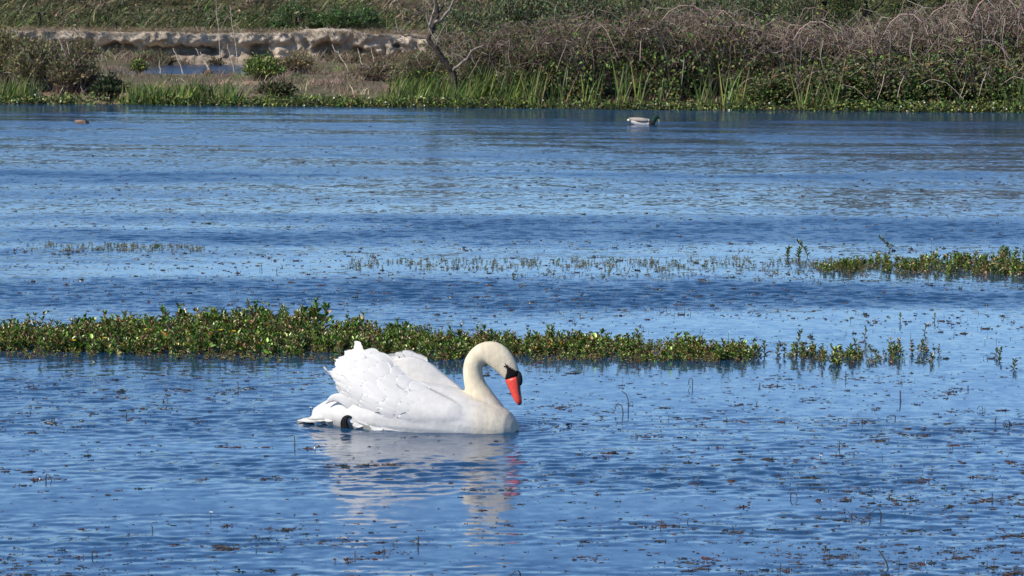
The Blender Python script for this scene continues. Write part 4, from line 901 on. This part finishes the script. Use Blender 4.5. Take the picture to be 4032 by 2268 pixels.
def stuff_plants(name, sp, label, variants):
    mbs, mbl = MB(), MB()
    for px, py, s, v in sp:
        g = ground(px, py); me = random.choice(variants[v]); a = random.uniform(0, 6.28); ca, sa = math.cos(a), math.sin(a)
        for m, mb in zip(me, (mbs, mbl)):
            n = len(m.vertices); V = np.zeros(n * 3, np.float32); m.vertices.foreach_get('co', V); V = V.reshape(-1, 3) * s * (np.array([1.15, 1.15, .6]) if v == 2 else 1)
            V = np.stack([V[:, 0] * ca - V[:, 1] * sa, V[:, 0] * sa + V[:, 1] * ca, V[:, 2]], 1) + g
            q = np.zeros(len(m.loops), np.int32); m.loops.foreach_get('vertex_index', q)
            c = np.zeros(n * 4, np.float32); m.color_attributes['tint'].data.foreach_get('color', c)
            mb.add(V, q.reshape(-1, 4), C=c.reshape(-1, 4)[:, :3])
    root = tag(link(name, mbl.mesh(name, M_gloss)), label, 'plants', kind='stuff')
    link('stems', mbs.mesh('stems', M_wood), root)
sp = [(px, py, h * random.uniform(.75, 1.1), 0 if random.random() < .5 else 1) for px, py, h in rest]
for k in range(640):       # low growth floating in and just around the raft
    px = -60 + 3000 * random.random(); f, b, h = raft(px); sp.append((px, f + 14 + (b - f - 26) * random.random(), random.uniform(.6, 1.0), 2))
for k in range(230):       # the raft peters out to the right
    px = 2650 + 1000 * random.random() ** 1.3
    if vnoise(px / 32.0, 6.1, 9) < .38 + .22 * (px - 2650) / 1000: continue
    sp.append((px, 1402 + random.gauss(0, 9 + 8 * (px - 2650) / 1000), random.uniform(.4, .95), 2 if random.random() < .85 else 1))
for k in range(70):
    sp.append((random.uniform(3200, 3420), random.gauss(1045, 8), random.uniform(.5, .9), 2))
for k in range(560):       # thin belts further out
    q = random.random()
    if q < .45: px, py = random.uniform(1350, 3500), random.gauss(1040, 16) 
    elif q < .62: px, py = random.uniform(60, 800), random.gauss(975, 9)
    elif q < .78: px, py = random.uniform(2000, 4032), random.gauss(1065, 25)
    else: px, py = random.uniform(3300, 4080), random.gauss(1062, 14)
    sp.append((px, py, random.uniform(.3, .75), 2))
stuff_plants('water_plants', sp, 'mass of small leafy plants growing through the water surface', {0: WP_T, 1: WP_M, 2: WP_S})
# the second raft
for k in range(80):
    px = 3250 + 840 * (1 - random.random() ** 1.4); w = (px - 3300) / 760
    put_plant(px, random.gauss(1052 + 4 * w, 11 + 9 * w), WP_M, random.uniform(.5, 1.15) * (.70 + .38 * w), 'leafy green water plant in the far raft towards the drake', 'plants of the far raft')
# single sprigs with every leaf a part
def sprig(px, py, h, tilt, n, label, L0=.029):
    h *= .7; g = ground(px, py); root = empty('plant_sprig', (g[0], g[1], 0), label, 'water plant', 'lone sprigs')
    P = np.array([[0, 0, -.03], [.01 * tilt, 0, h * .3], [.05 * tilt, .01, h * .65], [.10 * tilt, .01, h]]); P = curve(P, 8)
    mb = MB(); mb.tubes(P[None], np.linspace(.0035, .002, 8)[None], np.array([[.15, .075, .04]]), 5); link('stem', mb.mesh('stem', M_wood), root)
    for k in range(n):
        t = .25 + .75 * (k / max(1, n - 1)); p = np.array([np.interp(t, np.linspace(0, 1, 8), P[:, j]) for j in range(3)])
        a = k * 2.4 + random.random(); o = link('leaf', LEAF[k % 3], root); L = L0 * random.uniform(.8, 1.2)
        d = np.array([math.cos(a), math.sin(a) * .8, .5 + .9 * t]); d /= np.linalg.norm(d); nn = np.array([-math.cos(a) * .6, -.5, .7]); nn -= d * (nn @ d); nn /= np.linalg.norm(nn); s = np.cross(nn, d)
        o.matrix_local = Matrix(((d[0] * L, s[0] * L, nn[0] * L, p[0]), (d[1] * L, s[1] * L, nn[1] * L, p[1]), (d[2] * L, s[2] * L, nn[2] * L, p[2]), (0, 0, 0, 1)))
LEAF = []
for c in ((.05, .095, .018), (.08, .12, .02), (.04, .075, .022)):
    m = MB(); m.leaves(np.zeros((1, 3)), np.array([[1., 0, 0]]), np.array([[0, 0, 1.]]), np.ones(1), np.array([.5]), np.array([c])); LEAF.append(m.mesh('leaf', M_gloss))
LS = 'lone leafy sprig standing in calm water past the end of the raft'
for px, py, h, ti, n in [(3135, 1400, .20, .25, 16), (2865, 1415, .15, -.3, 15), (2900, 1412, .13, .4, 14), (3010, 1395, .10, 0, 10), (3060, 1400, .10, .2, 10), (2985, 1405, .07, 0, 8), (3230, 1408, .08, .1, 9), (3290, 1405, .09, -.3, 9), (3340, 1390, .10, .5, 8), (3455, 1405, .07, -.5, 9), (3510, 1408, .06, .6, 8),
                         (3160, 1412, .09, .5, 9), (3640, 1310, .07, .2, 6), (3625, 1380, .11, .3, 7), (3405, 1330, .08, .1, 5), (3545, 1265, .05, 0, 4), (3680, 1262, .04, 0, 4), (3935, 1412, .07, .1, 9), (3992, 1452, .06, .1, 8), (3670, 1425, .05, 0, 7), (3920, 1400, .05, .2, 6)]:
    sprig(px, py, h, ti, n, LS)
for px, py, h, ti, n in [(3180, 1012, .17, -.8, 12), (3505, 990, .16, -.9, 12), (3100, 1012, .10, .2, 14), (3145, 1015, .09, .1, 12)]:
    sprig(px, py, h, ti, n, 'lone leaning sprig rising above the thin belt of far plants', .04)
# small flowers
def flower(px, py, z, c, r, label):
    g = ground(px, py); mb = MB(); a = np.arange(5) * 2 * np.pi / 5; d = np.stack([np.cos(a), np.sin(a), .35 + 0 * a], 1)
    mb.leaves(np.tile([0, 0, z], (5, 1)), d, np.tile([0, -.3, 1.], (5, 1)), np.full(5, r), np.full(5, r * .9), np.tile(c, (5, 1)))
    mb.tubes(np.array([[[0, 0, -.02], [0, 0, z * .5], [0, 0, z]]]), np.full((1, 3), .0015), np.array([[.12, .14, .04]]), 3)
    o = link('flower', mb.mesh('flower', M_leaf)); o.location = g; tag(o, label, 'flower', label)
for px, py, z in [(290, 1395, .08), (413, 1392, .09), (919, 1398, .14), (868, 1400, .15)]:
    flower(px, py, z, (.75, .55, .02), .016, 'small yellow flower in the raft behind the swan')
for px, py, z in [(2786, 1390, .06), (2868, 1400, .14)]:
    flower(px, py, z, (.82, .82, .80), .010, 'small white flower on the thin end of the raft')
for px, py, z in [(3878, 1348, .02), (3672, 1402, .02), (3245, 1392, .02), (1550, 1116, .02), (3128, 1195, .02), (1222, 1625, .025), (830, 2038, .02), (2950, 850, .05), (3668, 970, .06), (3298, 1040, .03), (3230, 1808, .015), (1490, 898, .03)]:
    flower(px, py, z, (.82, .82, .80), .010, 'tiny white flower floating alone on the open water')

# ------------------------------------------------------------------ floating weed and stems on the open water
def scrap(n=7):
    """a ragged floating scrap of weed: a low uneven mat with stubs"""
    mb = MB(); k = 9; a = np.linspace(0, 2 * np.pi, k, endpoint=False); w, d = random.uniform(.015, .045), random.uniform(.012, .03)
    r = rng.uniform(.5, 1.1, k); ring = np.stack([np.cos(a) * w * r, np.sin(a) * d * r, np.full(k, -.004)], 1)
    mid = np.stack([np.cos(a) * w * r * .6, np.sin(a) * d * r * .6, rng.uniform(.003, .010, k)], 1); V = np.concatenate([ring, mid, [[0, 0, .009]]])
    i = np.arange(k); j = (i + 1) % k
    c = np.array(random.choice([(.055, .042, .03), (.045, .045, .025), (.085, .045, .03), (.035, .035, .025)]))
    mb.add(V, np.stack([i, j, j + k, i + k], 1), np.stack([i + k, j + k, 0 * i + 2 * k], 1), c)
    N = n; p = np.stack([rng.normal(0, w * .7, N), rng.normal(0, d * .6, N), np.full(N, .003)], 1)
    mb.leaves(p, rdir(N, .25), rdir(N, 1), rng.uniform(.010, .026, N), rng.uniform(.006, .011, N), cols(c * 1.2, N, .3))
    return mb.mesh('floating_weed', M_gloss)
def stalk(bent):
    mb = MB(); h = random.uniform(.025, .07)
    P = [[0, 0, -.03], [0, 0, h * .6], [random.uniform(-.01, .01), 0, h]]
    if bent: s = random.choice((-1, 1)); P = [[0, 0, -.03], [0, 0, h * .7], [s * .012, 0, h], [s * .035, 0, h * .75], [s * .045, .0, h * .25]]
    P = curve(P, 8); mb.tubes(P[None], np.linspace(.0028, .0018, 8)[None], cols((.10, .065, .035), 1, .3), 4)
    n = 3; mb.leaves(P[[3, 5, 7]], rdir(n, .6), rdir(n, .4), rng.uniform(.008, .02, n), rng.uniform(.004, .009, n), cols((.09, .075, .03), n, .3))
    return mb.mesh('weed_stalk', M_wood)
def fleck():
    mb = MB(); k = 6; a = np.linspace(0, 2 * np.pi, k, endpoint=False); r = rng.uniform(.45, 1.1, k); w, d = random.uniform(.006, .016), random.uniform(.005, .012)
    V = np.concatenate([np.stack([np.cos(a) * w * r, np.sin(a) * d * r, np.full(k, -.002)], 1), [[0, 0, random.uniform(.003, .008)]]]); i = np.arange(k)
    c = np.array(random.choice([(.09, .065, .045), (.07, .07, .04), (.14, .085, .055), (.06, .055, .04), (.13, .12, .06)]))
    mb.add(V, None, np.stack([i, (i + 1) % k, 0 * i + k], 1), c); n = 2
    mb.leaves(np.zeros((n, 3)), rdir(n, .3), rdir(n, 1), rng.uniform(.008, .018, n), rng.uniform(.003, .007, n), cols(c * 1.2, n, .3)); return mb.mesh('fleck', M_gloss)
FLK = [fleck() for _ in range(16)]
SCR = [scrap() for _ in range(14)]; STK = [stalk(k % 5 == 0) for k in range(14)]
def weed_density(x, y): return sstep(.36, .62, fbm(x * .55 + 7, y * 1.3, 101)) * .85 + .15
def spot(pmin, pmax, pw=1.0):
    while True:
        px, py = random.uniform(-40, 4072), pmin + (pmax - pmin) * random.random() ** pw
        g = ground(px, py)
        if random.random() < float(weed_density(g[0], g[1])) and not (1130 < px < 2060 and 1560 < py < 1712): return px, py, g
clus = [spot(1440, 2280, .85) for _ in range(95)]
def near_cluster():
    px, py, _ = random.choice(clus); px += random.gauss(0, 38); py += random.gauss(0, 5)
    if 1130 < px < 2060 and 1560 < py < 1712: return near_cluster()
    return px, py, ground(px, py)
for k in range(300):
    px, py, g = near_cluster() if random.random() < .38 else spot(1430, 2290, .8); o = link('floating_weed', random.choice(SCR)); o.location = (g[0], g[1], .0); s = random.uniform(.28, .7); o.scale = (s * random.uniform(.9, 2.2), s, s * random.uniform(.5, .9)); o.rotation_euler.z = random.uniform(-.5, .5)
    tag(o, 'ragged brown scrap of weed floating on the open water around the swan', 'floating weed', 'floating weed scraps')
for k in range(60):
    px, py, g = near_cluster() if random.random() < .7 else spot(1430, 2290, .9); o = link('weed_stalk', random.choice(STK)); o.location = (g[0], g[1], 0); s = random.uniform(.5, 1.1); o.scale = (s, s, s * random.uniform(.35, .75)); o.rotation_euler.z = random.uniform(0, 6.28)
    tag(o, 'short brown weed stalk poking out of the open water around the swan', 'weed stalk', 'weed stalks')
# marked single pieces
def bent_reed(pts, py, r, label):
    g = ground(pts[0][0], py); P = np.array([onplane(a, b, g[1]) - g for a, b in pts]); P[0, 2] = -.03
    P = curve(P, 14); P[:, 1] += np.linspace(0, .02, 14); mb = MB(); mb.tubes(P[None], np.linspace(r, r * .6, 14)[None], np.array([[.075, .07, .05]]), 5)
    o = link('bent_reed', mb.mesh('bent_reed', M_wood)); o.location = g; tag(o, label, 'reed')
bent_reed([(2472, 1617), (2474, 1585), (2466, 1555), (2448, 1541)], 1617, .0035, 'tall thin reed curling over at its tip, right of the swan')
bent_reed([(2455, 1630), (2450, 1605), (2438, 1593), (2424, 1602), (2425, 1615)], 1630, .0035, 'short reed bent into a hook beside the taller curled reed')
bent_reed([(1160, 1758), (1159, 1725), (1152, 1716), (1125, 1720)], 1758, .003, 'pale reed stem bent at a right angle behind the swan tail')
bent_reed([(2725, 1525), (2727, 1500), (2722, 1490), (2712, 1500), (2714, 1520)], 1525, .003, 'thin arched reed in calm water ahead of the swan')
bent_reed([(3502, 2240), (3490, 2215), (3462, 2170)], 2240, .004, 'dark stick leaning out of the water in the weedy shallows')
bent_reed([(3546, 1580), (3546, 1560), (3545, 1538)], 1580, .005, 'thick upright dark stub standing in calm water')
# the smaller rest
mb = MB()
def add_copy(me, g, s, a):
    n = len(me.vertices); V = np.zeros(n * 3, np.float32); me.vertices.foreach_get('co', V); V = V.reshape(-1, 3) * np.array(s); ca, sa = math.cos(a), math.sin(a)
    V = np.stack([V[:, 0] * ca - V[:, 1] * sa, V[:, 0] * sa + V[:, 1] * ca, V[:, 2]], 1) + g
    tot = np.zeros(len(me.polygons), np.int32); me.polygons.foreach_get('loop_total', tot); li = np.zeros(len(me.loops), np.int32); me.loops.foreach_get('vertex_index', li)
    n4 = int((tot == 4).sum()) * 4; c = np.zeros(n * 4, np.float32); me.color_attributes['tint'].data.foreach_get('color', c)
    mb.add(V, li[:n4].reshape(-1, 4), li[n4:].reshape(-1, 3) if n4 < len(li) else None, c.reshape(-1, 4)[:, :3])
for k in range(8500):
    px, py, g = near_cluster() if random.random() < .22 else spot(1300, 2290, 1.0); s = .22 + .8 * random.random() ** 2.2; add_copy(random.choice(FLK), g, (s * random.uniform(1.0, 2.6), s, s * .6), random.uniform(-.4, .4))
for k in range(7000):
    px, py, g = spot(480, 1300, 1.1); s = .42 + .8 * random.random() ** 2; add_copy(random.choice(FLK), g, (s * random.uniform(1.0, 2.2), s, s * .9), random.uniform(-.4, .4))
for k in range(900):
    px, py, g = near_cluster() if random.random() < .45 else spot(1330, 2290, 1.0); s = random.uniform(.12, .38); add_copy(random.choice(SCR), g, (s * random.uniform(.8, 2.2), s, s * .8), random.uniform(-.4, .4))
for k in range(1300):
    px, py, g = spot(470, 1430, 1.0); s = random.uniform(.25, .7)
    if random.random() < .35: add_copy(random.choice(STK), g, (s, s, s * .6), random.uniform(0, 6))
    else: add_copy(random.choice(SCR), g, (s * 1.3, s, s * 1.2), random.uniform(-.4, .4))
tag(link('weed_scraps', mb.mesh('weed_scraps', M_gloss)), 'countless small brown weed scraps and stubs dotting the pond surface', 'weed', kind='stuff')

# many fine stems, canes or leaves joined into one part
for o in bpy.data.objects:
    if o.parent and o.name.split('.')[0] in ('stems', 'leaves', 'canes', 'twigs', 'foliage', 'crown'): o['kind'] = 'stuff'
